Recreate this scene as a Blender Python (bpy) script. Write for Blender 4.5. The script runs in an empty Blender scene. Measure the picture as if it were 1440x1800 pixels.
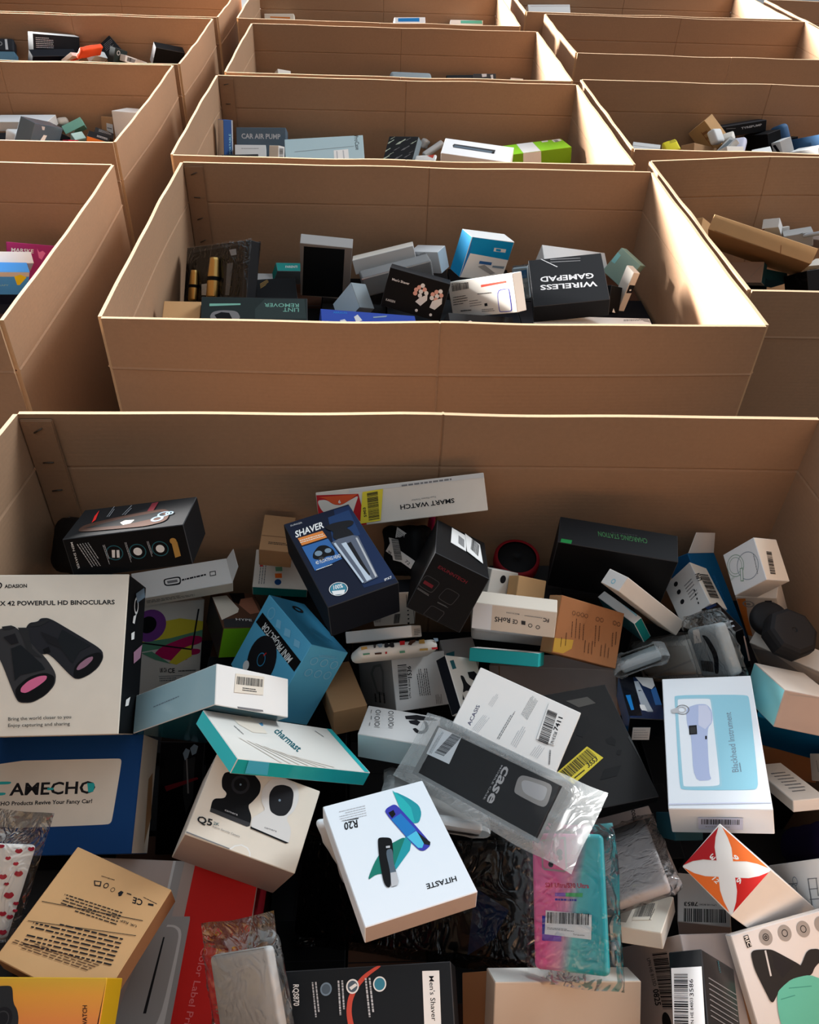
import bpy, bmesh, math, random
from mathutils import Vector, Matrix, noise
random.seed(7)
SC = bpy.context.scene
COL = SC.collection

# ------------------------------------------------------------------ camera, sky, daylight, exposure
CAM_R = [[0.99894, -0.002, -0.04607], [-0.03353, 0.65434, -0.75545], [0.03165, 0.7562, 0.65358]]
cam_data = bpy.data.cameras.new('camera')
cam = bpy.data.objects.new('camera', cam_data)
COL.objects.link(cam)
cam_data.sensor_fit = 'HORIZONTAL'
cam_data.sensor_width = 36.0
cam_data.lens = 36.0 * 1442.0 / 1440.0
cam_data.clip_start = 0.02
cam.matrix_world = Matrix.Translation((0, 0, 1.70)) @ Matrix(CAM_R).to_4x4()
SC.camera = cam
SC.view_settings.view_transform = 'Standard'
SC.view_settings.look = 'None'
SC.view_settings.gamma = 1.0
SC.view_settings.use_curve_mapping = False
SC.view_settings.exposure = 0.27

W = bpy.data.worlds.new('daylight'); SC.world = W
W.use_nodes = True
wn, wl = W.node_tree.nodes, W.node_tree.links
bg = wn['Background']; bg.inputs[1].default_value = 1.0
wtc = wn.new('ShaderNodeTexCoord'); wdot = wn.new('ShaderNodeVectorMath'); wdot.operation = 'DOT_PRODUCT'
wdot.inputs[1].default_value = (-0.10, 0.72, 0.62)          # the open side of the hall is far ahead and overhead
wl.new(wtc.outputs['Generated'], wdot.inputs[0])
wr = wn.new('ShaderNodeValToRGB'); wmr = wn.new('ShaderNodeMapRange'); wmr.inputs[1].default_value = -1.0; wmr.inputs[2].default_value = 1.0
wl.new(wdot.outputs['Value'], wmr.inputs[0]); wl.new(wmr.outputs[0], wr.inputs[0])
wr.color_ramp.elements[0].position = 0.25; wr.color_ramp.elements[0].color = (0.10, 0.09, 0.08, 1)
wr.color_ramp.elements[1].position = 0.95; wr.color_ramp.elements[1].color = (0.60, 0.67, 0.74, 1)
wl.new(wr.outputs[0], bg.inputs[0])

def area(name, loc, target, sx, sy, energy, color):
    l = bpy.data.lights.new(name, 'AREA'); l.shape = 'RECTANGLE'
    l.size = sx; l.size_y = sy; l.energy = energy; l.color = color
    o = bpy.data.objects.new(name, l); COL.objects.link(o)
    o.location = loc
    o.rotation_euler = (Vector(target) - Vector(loc)).to_track_quat('-Z', 'Y').to_euler()
    return o
area('window_daylight', (-9.0, 7.6, 2.6), (0.4, 1.9, 0.95), 5.5, 1.0, 9800, (1.0, 0.975, 0.945))
area('window_skylight', (5.5, 4.6, 5.4), (0.0, 1.6, 0.9), 2.6, 2.0, 370, (0.86, 0.94, 1.0))

# ------------------------------------------------------------------ materials
PAL = {
 'ink':(26,26,30),'black':(8,9,12),'black2':(18,19,22),'scuff':(30,29,29),'charcoal':(40,41,43),'dgrey':(54,54,56),'dgrey2':(36,37,42),
 'grey':(120,120,122),'grey2':(158,156,154),'grey3':(128,128,128),'lgrey':(190,190,192),'lgrey2':(205,204,202),'lgrey3':(150,160,170),
 'white':(236,234,230),'whiteb':(232,238,243),'whiteb2':(224,226,228),'white2':(222,220,216),'cream':(229,219,203),'cream2':(216,208,197),  # cream is white with warm bounce light put into the colour
 'ivory':(226,223,215),'ivoryt':(220,208,192),'pinkgrey':(176,160,152),'greige2':(178,170,168),'beige':(206,188,170),'taupe':(150,142,132),
 'kraft':(172,132,94),'kraft2':(140,104,72),'kraftl':(203,160,112),'kraftb':(160,108,70),'brown':(90,60,45),'brownd':(66,40,28),'skin':(160,104,80),
 'blue':(10,62,118),'royal':(32,62,150),'deepblue':(0,92,142),'deepblue2':(10,70,110),'azure':(30,120,190),'azure2':(0,140,196),'azure3':(70,150,235),'denim':(50,100,160),'denim2':(58,92,128),
 'bluem':(50,84,140),'sky':(92,180,218),'sky2':(50,130,168),'sky3':(130,196,226),'navy':(16,24,44),'navyb':(50,50,90),'navy2':(24,42,76),'navy3':(32,58,98),'navyd':(12,15,24),
 'teal':(40,176,178),'teal2':(24,138,132),'teal3':(30,150,160),'dteal':(40,96,106),'dteal2':(30,78,92),'dteal3':(60,130,150),'cyan':(60,214,220),'cyan2':(80,190,220),'aqua':(130,200,206),'aqua2':(176,206,200),
 'tealshade':(90,150,150),'seafoam':(120,180,164),'sage':(128,158,150),'mint':(100,196,178),'mint2':(70,160,146),'ice':(166,202,212),'ice2':(176,200,206),'iceb':(160,205,220),'paleblue':(150,205,222),'paleblue2':(180,204,222),
 'periwinkle':(178,190,222),'lilac':(206,210,230),'lilac2':(190,188,204),'steel':(120,140,156),'steelblue':(90,150,190),'steelblue2':(86,124,146),'steeld':(96,102,116),'steell':(196,206,216),'slate':(84,98,110),'slate2':(126,138,144),'slatel':(160,170,174),'slateb':(24,28,32),
 'green':(20,130,60),'green2':(60,120,70),'green2b':(80,190,110),'green3':(96,150,120),'green4':(20,120,104),'green5':(130,160,140),'greenblack':(34,44,44),'greenblack2':(46,58,58),'lime':(128,190,30),'lime2':(104,150,20),
 'yellow':(226,206,60),'yellow2':(214,196,60),'yellow3':(222,204,40),'mustard':(196,150,20),'stain':(190,150,60),'stainy':(170,140,50),'gold':(190,150,80),'orange':(232,110,40),'orange2':(214,84,44),'orange3':(220,130,60),
 'red':(206,30,24),'red2':(178,28,34),'red3':(204,78,62),'redd':(130,20,30),'darkred':(104,26,36),'crimson':(176,30,56),'vermilion':(230,84,44),'rose':(200,60,90),'rosegold':(190,150,145),
 'pink':(220,110,150),'pink2':(236,120,170),'pinkd':(190,40,90),'pinkd2':(230,120,120),'magenta':(190,20,90),'magenta2':(168,44,110),'mauve':(150,110,130),'purple':(120,60,140),'purple2':(130,90,190),'indigo':(56,60,170),'violet':(52,40,84),
 'smudge':(16,16,17),'smudge2':(24,24,25),'dust':(74,72,68),'dust2':(56,56,56),'camo':(196,206,186),'softblack':(30,30,32),'edge':(226,196,158)}
def lin(c):
    c = c / 255.0
    return c / 12.92 if c <= 0.04045 else ((c + 0.055) / 1.055) ** 2.4
MATS = {}
def new_mat(name):
    m = bpy.data.materials.new(name); m.use_nodes = True
    return m, m.node_tree.nodes, m.node_tree.links, m.node_tree.nodes['Principled BSDF']
def mat(key, gloss=0):
    k = (key, gloss)
    if k in MATS: return MATS[k]
    m, n, l, p = new_mat('printed_' + key + ('_gloss' if gloss else ''))
    if key in ('sunset', 'pinkteal'):
        tc = n.new('ShaderNodeTexCoord'); sp = n.new('ShaderNodeSeparateXYZ'); l.new(tc.outputs['Object'], sp.inputs[0])
        mr = n.new('ShaderNodeMapRange'); cr = n.new('ShaderNodeValToRGB')
        if key == 'sunset':
            l.new(sp.outputs['Y'], mr.inputs[0]); mr.inputs[1].default_value = 0.045; mr.inputs[2].default_value = -0.03
            st = [(0.0, (196, 170, 20)), (0.35, (224, 150, 40)), (1.0, (226, 104, 66))]
        else:
            dm = n.new('ShaderNodeVectorMath'); dm.operation = 'DOT_PRODUCT'; dm.inputs[1].default_value = (1.0, -0.22, 0)
            l.new(tc.outputs['Object'], dm.inputs[0]); l.new(dm.outputs['Value'], mr.inputs[0])
            mr.inputs[1].default_value = -0.016; mr.inputs[2].default_value = 0.032
            st = [(0.0, (236, 110, 170)), (0.35, (216, 150, 185)), (0.62, (90, 196, 200)), (1.0, (10, 170, 184))]
        while len(cr.color_ramp.elements) < len(st): cr.color_ramp.elements.new(0.5)
        for e, (po, c) in zip(cr.color_ramp.elements, st):
            e.position = po; e.color = (*[lin(v) for v in c], 1)
        l.new(mr.outputs[0], cr.inputs[0]); l.new(cr.outputs[0], p.inputs['Base Color'])
        p.inputs['Roughness'].default_value = 0.3
    else:
        c = [lin(v) for v in PAL[key]]
        p.inputs['Base Color'].default_value = (*c, 1)
        rough = 0.6
        if key.startswith('kraft') or key in ('beige', 'edge'): rough = 0.8
        if key in ('steeld', 'steell', 'gold', 'rosegold'): rough = 0.3; p.inputs['Metallic'].default_value = 0.35
        p.inputs['Roughness'].default_value = 0.14 if gloss else rough
        p.inputs['Specular IOR Level'].default_value = 0.16 if (sum(PAL[key]) < 200 and not gloss) else 0.2
        if key.startswith('kraft') or key in ('scuff', 'cream', 'cream2', 'pinkgrey', 'greige2', 'black', 'slateb'):
            tc = n.new('ShaderNodeTexCoord'); nz = n.new('ShaderNodeTexNoise'); nz.inputs['Scale'].default_value = 22; nz.inputs['Detail'].default_value = 6
            l.new(tc.outputs['Object'], nz.inputs['Vector'])
            mx = n.new('ShaderNodeMixRGB'); mx.blend_type = 'MULTIPLY'; mx.inputs[0].default_value = 0.45 if key in ('scuff',) else 0.16
            mx.inputs[1].default_value = (*c, 1); l.new(nz.outputs[0], mx.inputs[2]); mx.inputs[1].default_value = (*[min(1, v * 1.1) for v in c], 1)
            l.new(mx.outputs[0], p.inputs['Base Color'])
            bp = n.new('ShaderNodeBump'); bp.inputs['Strength'].default_value = 0.12; bp.inputs['Distance'].default_value = 0.002
            l.new(nz.outputs[0], bp.inputs['Height']); l.new(bp.outputs[0], p.inputs['Normal'])
    MATS[k] = m
    return m

def film(kind):
    k = ('film', kind)
    if k in MATS: return MATS[k]
    m = bpy.data.materials.new({'clear': 'clear_film', 'tight': 'smooth_film', 'frost': 'frosted_film'}[kind]); m.use_nodes = True
    n, l = m.node_tree.nodes, m.node_tree.links; n.clear()
    out = n.new('ShaderNodeOutputMaterial'); tr = n.new('ShaderNodeBsdfTransparent'); gl = n.new('ShaderNodeBsdfGlossy')
    gl.inputs['Roughness'].default_value = 0.07 if kind == 'clear' else 0.35
    tc = n.new('ShaderNodeTexCoord'); nz = n.new('ShaderNodeTexNoise'); nz.inputs['Scale'].default_value = 22; nz.inputs['Detail'].default_value = 2; nz.inputs['Distortion'].default_value = 1.2
    l.new(tc.outputs['Object'], nz.inputs['Vector'])
    vo = n.new('ShaderNodeTexVoronoi'); vo.feature = 'DISTANCE_TO_EDGE'; vo.inputs['Scale'].default_value = 15
    wa = n.new('ShaderNodeMixRGB'); wa.inputs[0].default_value = 0.12; l.new(tc.outputs['Object'], wa.inputs[1]); l.new(nz.outputs['Color'], wa.inputs[2]); l.new(wa.outputs[0], vo.inputs['Vector'])
    rm = n.new('ShaderNodeMapRange'); rm.inputs[2].default_value = 0.12; l.new(vo.outputs['Distance'], rm.inputs[0])
    ad = n.new('ShaderNodeMath'); ad.operation = 'ADD'; l.new(rm.outputs[0], ad.inputs[0]); l.new(nz.outputs[0], ad.inputs[1])
    bp = n.new('ShaderNodeBump'); bp.inputs['Strength'].default_value = {'clear': 0.4, 'frost': 0.25, 'tight': 0.1}[kind]; bp.inputs['Distance'].default_value = 0.0045
    l.new(ad.outputs[0], bp.inputs['Height']); l.new(bp.outputs[0], gl.inputs['Normal'])
    fr = n.new('ShaderNodeFresnel'); fr.inputs[0].default_value = 1.7 if kind == 'clear' else 1.5; l.new(bp.outputs[0], fr.inputs['Normal'])
    add = n.new('ShaderNodeMath'); add.operation = 'MULTIPLY'; add.inputs[1].default_value = {'clear': 0.75, 'frost': 0.5, 'tight': 0.35}[kind]; add.use_clamp = True; l.new(fr.outputs[0], add.inputs[0])
    mx = n.new('ShaderNodeMixShader'); l.new(add.outputs[0], mx.inputs[0]); l.new(gl.outputs[0], mx.inputs[2])
    if kind != 'frost':
        tr.inputs[0].default_value = (0.97, 0.98, 0.98, 1); l.new(tr.outputs[0], mx.inputs[1])
    else:
        df = n.new('ShaderNodeBsdfDiffuse'); df.inputs[0].default_value = (0.78, 0.82, 0.82, 1)
        m2 = n.new('ShaderNodeMixShader'); m2.inputs[0].default_value = 0.26
        l.new(tr.outputs[0], m2.inputs[1]); l.new(df.outputs[0], m2.inputs[2]); l.new(m2.outputs[0], mx.inputs[1])
    l.new(mx.outputs[0], out.inputs[0])
    MATS[k] = m
    return m

def cardboard(name, rgb, amount=0.16):
    m, n, l, p = new_mat(name)
    c = [lin(v) for v in rgb]
    tc = n.new('ShaderNodeTexCoord')
    nz = n.new('ShaderNodeTexNoise'); nz.inputs['Scale'].default_value = 2.2; nz.inputs['Detail'].default_value = 8; nz.inputs['Roughness'].default_value = 0.62
    l.new(tc.outputs['Object'], nz.inputs['Vector'])
    fb = n.new('ShaderNodeTexNoise'); fb.inputs['Scale'].default_value = 160; fb.inputs['Detail'].default_value = 3
    l.new(tc.outputs['Object'], fb.inputs['Vector'])
    wv = n.new('ShaderNodeTexWave'); wv.wave_type = 'BANDS'; wv.bands_direction = 'Z'; wv.inputs['Scale'].default_value = 40; wv.inputs['Distortion'].default_value = 0.3
    mp = n.new('ShaderNodeMapping'); mp.inputs['Rotation'].default_value = (0, math.pi / 2, 0)
    mp.inputs['Rotation'].default_value = (0, 0, 0)
    l.new(tc.outputs['Object'], mp.inputs[0]); l.new(mp.outputs[0], wv.inputs['Vector'])
    cr = n.new('ShaderNodeValToRGB'); e = cr.color_ramp.elements
    e[0].position = 0.3; e[0].color = (*[v * (1 - amount) for v in c], 1); e[1].position = 0.7; e[1].color = (*[min(1, v * (1 + amount * 0.6)) for v in c], 1)
    l.new(nz.outputs[0], cr.inputs[0])
    mx = n.new('ShaderNodeMixRGB'); mx.blend_type = 'OVERLAY'; mx.inputs[0].default_value = 0.08
    l.new(cr.outputs[0], mx.inputs[1]); l.new(fb.outputs[0], mx.inputs[2]); l.new(mx.outputs[0], p.inputs['Base Color'])
    p.inputs['Roughness'].default_value = 0.78; p.inputs['Specular IOR Level'].default_value = 0.25
    bp = n.new('ShaderNodeBump'); bp.inputs['Strength'].default_value = 0.05; bp.inputs['Distance'].default_value = 0.002
    l.new(wv.outputs[0], bp.inputs['Height']); l.new(bp.outputs[0], p.inputs['Normal'])
    return m
M_WALL = cardboard('kraft_cardboard', (168, 133, 104), 0.07)
M_EDGE = cardboard('torn_cardboard_edge', (206, 172, 136), 0.1)
M_FLAP = cardboard('kraft_cardboard_strip', (156, 121, 93))
M_METAL, _n, _l, _p = new_mat('staple_metal'); _p.inputs['Base Color'].default_value = (0.10, 0.085, 0.07, 1); _p.inputs['Metallic'].default_value = 0.8; _p.inputs['Roughness'].default_value = 0.4

# ------------------------------------------------------------------ helpers
def link(o, parent=None):
    COL.objects.link(o)
    if parent: o.parent = parent
    return o
def tag(o, label=None, cat=None, group=None, kind=None):
    if label: o['label'] = label
    if cat: o['category'] = cat
    if group: o['group'] = group
    if kind: o['kind'] = kind
class Geo:
    """collects polygons with a material each, then becomes one mesh"""
    def __init__(s): s.v = []; s.f = []; s.m = []; s.mats = []; s.smooth = []
    def mi(s, m):
        if m not in s.mats: s.mats.append(m)
        return s.mats.index(m)
    def poly(s, pts, m, smooth=False):
        k = len(s.v); s.v += [tuple(p) for p in pts]; s.f.append(tuple(range(k, k + len(pts)))); s.m.append(s.mi(m)); s.smooth.append(smooth)
    def mesh(s, verts, faces, m, smooth=False):
        k = len(s.v); s.v += [tuple(p) for p in verts]; i = s.mi(m)
        for f in faces: s.f.append(tuple(k + q for q in f)); s.m.append(i); s.smooth.append(smooth)
    def bm(s, bm, ms, smooth=False):
        bm.verts.ensure_lookup_table(); k = len(s.v); s.v += [tuple(v.co) for v in bm.verts]
        idx = [s.mi(m) for m in ms]
        for f in bm.faces:
            s.f.append(tuple(k + v.index for v in f.verts)); s.m.append(idx[min(f.material_index, len(idx) - 1)]); s.smooth.append(smooth)
    def build(s, name, parent=None):
        me = bpy.data.meshes.new(name); me.from_pydata(s.v, [], s.f)
        for m in s.mats: me.materials.append(m)
        me.polygons.foreach_set('material_index', s.m); me.polygons.foreach_set('use_smooth', s.smooth); me.update()
        return link(bpy.data.objects.new(name, me), parent)

_TXT = {}
def glyphs(text, bold):
    """text as flat polygons, fitted to the unit square"""
    k = (text, bold)
    if k in _TXT: return _TXT[k]
    cu = bpy.data.curves.new('lettering', 'FONT'); cu.body = text; cu.resolution_u = 2
    cu.offset = 0.022 if bold else 0.004
    ob = bpy.data.objects.new('lettering', cu); COL.objects.link(ob)
    dg = bpy.context.evaluated_depsgraph_get(); me = ob.evaluated_get(dg).to_mesh()
    vs = [v.co.copy() for v in me.vertices]; fs = [tuple(p.vertices) for p in me.polygons]
    ob.evaluated_get(dg).to_mesh_clear()
    bpy.data.objects.remove(ob); bpy.data.curves.remove(cu)
    x0 = min(v.x for v in vs); x1 = max(v.x for v in vs); y0 = 0.0; y1 = 0.72
    r = ([((v.x - x0) / (x1 - x0), (v.y - y0) / (y1 - y0)) for v in vs], fs)
    _TXT[k] = r
    return r

def face_frame(d, f):
    hx, hy, hz = d[0] / 2, d[1] / 2, d[2] / 2
    V = Vector
    return {'F': (V((-hx, -hy, hz)), V((1, 0, 0)), V((0, 1, 0))), 'b': (V((-hx, -hy, -hz)), V((1, 0, 0)), V((0, 0, 1))),
            'r': (V((hx, -hy, -hz)), V((0, 1, 0)), V((0, 0, 1))), 't': (V((hx, hy, -hz)), V((-1, 0, 0)), V((0, 0, 1))),
            'l': (V((-hx, hy, -hz)), V((0, -1, 0)), V((0, 0, 1)))}[f]
def draw(g, d, deco, base, gloss, rng, root):
    """print one mark on a face of the box; stickers become parts"""
    k, f, c, q, e = deco
    O, U, Vv = face_frame(d, f); N = U.cross(Vv)
    def at(x, y, h=base): return O + U * (x * 1e-4) + Vv * (y * 1e-4) + N * h
    M = mat(c, gloss)
    if k == 'P':
        if len(q) >= 7 and e != 'sharp':                       # rounded printed shapes
            for _ in range(2):
                q = [pt for i in range(len(q)) for pt in ((q[i][0] * .8 + q[(i + 1) % len(q)][0] * .2, q[i][1] * .8 + q[(i + 1) % len(q)][1] * .2), (q[i][0] * .2 + q[(i + 1) % len(q)][0] * .8, q[i][1] * .2 + q[(i + 1) % len(q)][1] * .8))]
        g.poly([at(*p) for p in q], M)
    elif k == 'C':
        r = math.hypot(q[1][0] - q[0][0], q[1][1] - q[0][1]); n = 28
        o = [(q[0][0] + r * math.cos(t * 2 * math.pi / n), q[0][1] + r * math.sin(t * 2 * math.pi / n)) for t in range(n)]
        if e:
            i = [(q[0][0] + r * (1 - e) * math.cos(t * 2 * math.pi / n), q[0][1] + r * (1 - e) * math.sin(t * 2 * math.pi / n)) for t in range(n)]
            for t in range(n): g.poly([at(*i[t]), at(*o[t]), at(*o[(t + 1) % n]), at(*i[(t + 1) % n])], M)
        else: g.poly([at(*p) for p in o], M)
    else:
        a = Vector(q[0]); ex = Vector(q[1]) - a; ey = Vector(q[2]) - a
        def uv(x, y, h=base): p = a + ex * x + ey * y; return at(p.x, p.y, h)
        if k == 'T':
            vs, fs = glyphs(e, c.endswith('!'))
            g.mesh([uv(x, y) for x, y in vs], fs, mat(c.rstrip('!'), gloss))
        elif k == 'B':
            x = 0.0
            while x < 1:
                w = rng.choice((0.008, 0.012, 0.02, 0.028)); g.poly([uv(x, 0), uv(min(1, x + w), 0), uv(min(1, x + w), 1), uv(x, 1)], M)
                x += w + rng.choice((0.008, 0.012, 0.02))
        elif k == 'F':
            for i in range(e):
                y1 = 1 - (i + 0.25) / e; y0 = 1 - (i + (0.58 if e > 2 else 0.7)) / e; x = 0.0; end = 1 if i % 3 else rng.uniform(0.7, 1)
                while x < end:
                    w = rng.uniform(0.03, 0.11); g.poly([uv(x, y0), uv(min(end, x + w), y0), uv(min(end, x + w), y1), uv(x, y1)], M); x += w + 0.018
        elif k == 'S':
            s = Geo(); h0, h1 = base, base + 0.0004
            b = [uv(0, 0, h0), uv(1, 0, h0), uv(1, 1, h0), uv(0, 1, h0)]; t = [uv(0, 0, h1), uv(1, 0, h1), uv(1, 1, h1), uv(0, 1, h1)]
            flip = ex.x * ey.y - ex.y * ey.x < 0
            s.poly(t[::-1] if flip else t, M)
            for i in range(4): s.poly([b[i], b[(i + 1) % 4], t[(i + 1) % 4], t[i]], M)
            for j, sub in enumerate(e[2]): draw(s, d, sub, h1 + 0.00015 + 0.00005 * j, gloss, rng, None)
            o = s.build(e[0], root)
            if e[1]: o['label'] = e[1]
def fix_color(c): return c
_mat0 = mat
def mat(key, gloss=0): return _mat0(key.rstrip('!'), gloss)

def soft_block(d, r, wrinkle, seed):
    """rounded, slightly lumpy block with flat top"""
    bm = bmesh.new(); bmesh.ops.create_cube(bm, size=1.0)
    for v in bm.verts: v.co = Vector((v.co.x * d[0], v.co.y * d[1], v.co.z * d[2]))
    bmesh.ops.bevel(bm, geom=bm.edges[:], offset=min(r, min(d) * 0.49), segments=4, affect='EDGES', profile=0.5)
    if wrinkle:
        bmesh.ops.subdivide_edges(bm, edges=[e for e in bm.edges if e.calc_length() > min(d) * 0.4], cuts=6, use_grid_fill=True)
        for v in bm.verts:
            p = v.co * 28 + Vector((seed, 0, 0)); k = noise.noise(p) * 0.006 + noise.noise(p * 2.7) * 0.002
            v.co += v.co.normalized() * k
    return bm
def crisp_block(d, cols, edge):
    """box with softened folded edges, one material per side"""
    bm = bmesh.new(); bmesh.ops.create_cube(bm, size=1.0); bm.faces.ensure_lookup_table()
    for v in bm.verts: v.co = Vector((v.co.x * d[0], v.co.y * d[1], v.co.z * d[2]))
    bm.normal_update()
    for f in bm.faces:
        n = f.normal
        f.material_index = 0 if n.z > .5 else 5 if n.z < -.5 else 1 if n.y < -.5 else 3 if n.y > .5 else 2 if n.x > .5 else 4
    bmesh.ops.bevel(bm, geom=bm.edges[:], offset=min(0.0009, min(d) * 0.1), segments=1, affect='EDGES', material=6)
    return bm
def bag_shell(d, mx, my, thick, seed, kind):
    """film bag: two wrinkled sheets meeting in a flat sealed seam"""
    x0, x1, y0, y1 = -d[0] / 2 - mx[0], d[0] / 2 + mx[1], -d[1] / 2 - my[0], d[1] / 2 + my[1]
    nx, ny = 34, 46; g = Geo(); grid = {}
    for s in (1, -1):
        for i in range(nx + 1):
            for j in range(ny + 1):
                u, v = i / nx, j / ny; x = x0 + (x1 - x0) * u; y = y0 + (y1 - y0) * v
                ox = max(abs(x) - d[0] / 2, 0); oy = max(abs(y) - d[1] / 2, 0); o = math.hypot(ox, oy); mg = max(min(mx[0], my[0], mx[1], my[1]), 0.003)
                fall = max(0.0, 1 - o / (mg * 1.4)); e = min(u, 1 - u, v, 1 - v) * 14; e = min(1, e)
                p = Vector((x * 40 + seed, y * 40, s * 3.0)); w = max(0, 1 - abs(noise.noise(p * 0.8)) * 7) * 0.0028 + noise.noise(p * 0.5) * 0.002 + 0.001; w *= 1.0 if fall < 1 else 0.35
                t = (d[2] / 2 + 0.0012) * (fall ** 0.6) + (0.0012 + w) * e + 0.0002
                q = Vector((x * 18, y * 18, seed)); edge = 1 - e
                x2 = x + noise.noise(q) * 0.004 * edge; y2 = y + noise.noise(q + Vector((9, 9, 0))) * 0.004 * edge
                grid[s, i, j] = (x2, y2, s * t)
        idx = {}
        vs = []; fs = []; fs2 = []
        for i in range(nx + 1):
            for j in range(ny + 1): idx[i, j] = len(vs); vs.append(grid[s, i, j])
        for i in range(nx):
            for j in range(ny):
                f = (idx[i, j], idx[i + 1, j], idx[i + 1, j + 1], idx[i, j + 1]); f = f if s > 0 else f[::-1]; cxy = vs[idx[i, j]]
                over = abs(cxy[0]) < d[0] / 2 - .004 and abs(cxy[1]) < d[1] / 2 - .004; (fs2 if over and kind == 'frost' else fs).append(f)
        g.mesh(vs, fs, film(kind), True)
        if fs2: g.mesh(vs, fs2, film('tight'), True)
    return g
def lathe(profile, n=24, axis='y'):
    vs = []; fs = []
    for r, h in profile:
        for k in range(n):
            a = 2 * math.pi * k / n
            vs.append((r * math.cos(a), h, r * math.sin(a)) if axis == 'y' else (r * math.cos(a), r * math.sin(a), h))
    m = len(profile)
    for i in range(m - 1):
        for k in range(n): fs.append((i * n + k, i * n + (k + 1) % n, (i + 1) * n + (k + 1) % n, (i + 1) * n + k))
    fs.append(tuple(range(n))[::-1]); fs.append(tuple((m - 1) * n + k for k in range(n)))
    return vs, fs

# ------------------------------------------------------------------ setting: floor
g = Geo()
m, n_, l_, p_ = new_mat('concrete_floor')
tc = n_.new('ShaderNodeTexCoord'); nz = n_.new('ShaderNodeTexNoise'); nz.inputs['Scale'].default_value = 1.5; nz.inputs['Detail'].default_value = 9; l_.new(tc.outputs['Object'], nz.inputs['Vector'])
cr = n_.new('ShaderNodeValToRGB'); cr.color_ramp.elements[0].color = (0.10, 0.10, 0.105, 1); cr.color_ramp.elements[1].color = (0.2, 0.195, 0.19, 1); l_.new(nz.outputs[0], cr.inputs[0]); l_.new(cr.outputs[0], p_.inputs['Base Color']); p_.inputs['Roughness'].default_value = 0.6
g.mesh([(-9, -4, 0), (9, -4, 0), (9, 13, 0), (-9, 13, 0), (-9, -4, -0.1), (9, -4, -0.1), (9, 13, -0.1), (-9, 13, -0.1)], [(0, 1, 2, 3), (7, 6, 5, 4), (0, 4, 5, 1), (1, 5, 6, 2), (2, 6, 7, 3), (3, 7, 4, 0)], m)
tag(g.build('floor'), kind='structure')

# ------------------------------------------------------------------ the large open cartons
CARTONS = {'C0': (-0.522, 0.69, 0.17, 1.028), 'C1': (-0.475, 0.717, 1.333, 2.148), 'C2': (-0.51, 0.685, 2.208, 3.01), 'C3': (-0.489, 0.677, 3.06, 3.85), 'C4': (-0.56, 0.62, 3.955, 4.76), 'L1': (-1.83, -0.645, 1.315, 2.118), 'L2': (-1.88, -0.682, 2.297, 3.126), 'L3': (-1.86, -0.665, 3.15, 3.92), 'L4': (-1.86, -0.65, 3.96, 4.7), 'R1': (0.742, 1.93, 1.478, 2.235), 'R2': (0.72, 1.93, 2.34, 3.08), 'R3': (0.78, 1.975, 3.49, 4.24), 'R4': (0.7, 1.93, 4.29, 5.05), 'RR': (2.0, 3.2, 4.0, 4.8)}
TH = 0.007
def panel(P0, P1, out, H, bulge, bow, crease_z, vcrease, parent, waves=0.0, phase=0.0):
    """one cardboard wall from P0 to P1 (inner rim line), thickness towards 'out'"""
    P0, P1, out = Vector(P0), Vector(P1), Vector(out); L = (P1 - P0).length; ax = (P1 - P0) / L
    us = [i / 32 for i in range(33)]
    for c in vcrease: us += [c - 0.002, c, c + 0.002]
    us = sorted(set(us)); zs = [0.0, 0.15, 0.3, 0.42, 0.54, 0.66, 0.76, 0.83, crease_z - 0.03, crease_z - 0.003, crease_z, crease_z + 0.003, crease_z + 0.03, 0.965, 1.0]
    zs = [z * H for z in sorted(set(zs))]
    def pos(u, z, o):
        h = z / H; b = bulge * math.sin(math.pi * u) * math.sin(math.pi * min(1, h * 0.98) ** 0.8) + bow * math.sin(math.pi * u) * h ** 3
        b += waves * math.sin(u * 9 + phase) * math.sin(math.pi * u) * h
        if abs(z - crease_z * H) < 0.002: b += 0.0024
        for c in vcrease:
            if abs(u - c) < 0.001: b += 0.0022
        zz = z - (0.002 * abs(math.sin(u * 7 + phase)) + 0.001 * math.sin(u * 23 + phase) if h > 0.99 else 0) * math.sin(math.pi * u)
        p = P0 + ax * (L * u) + out * (b + o); return Vector((p.x, p.y, zz))
    nu, nz_ = len(us), len(zs); g = Geo()
    for o, fl in ((0, 1), (TH, 0)):
        vs = [pos(u, z, o) for u in us for z in zs]; fs = []
        for i in range(nu - 1):
            for j in range(nz_ - 1):
                a = i * nz_ + j; f = (a, a + nz_, a + nz_ + 1, a + 1); fs.append(f)
        flip = ax.cross(Vector((0, 0, 1))).dot(out) > 0
        if (o == 0) == flip: fs = [f[::-1] for f in fs]
        g.mesh(vs, fs, M_WALL, False)
    for i in range(nu - 1):
        g.poly([pos(us[i], zs[-1], 0), pos(us[i + 1], zs[-1], 0), pos(us[i + 1], zs[-1], TH), pos(us[i], zs[-1], TH)], M_EDGE)
    for u in (0.0, 1.0):
        for j in range(nz_ - 1): g.poly([pos(u, zs[j], 0), pos(u, zs[j], TH), pos(u, zs[j + 1], TH), pos(u, zs[j + 1], 0)], M_EDGE)
    return g.build('wall_panel', parent)
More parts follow.
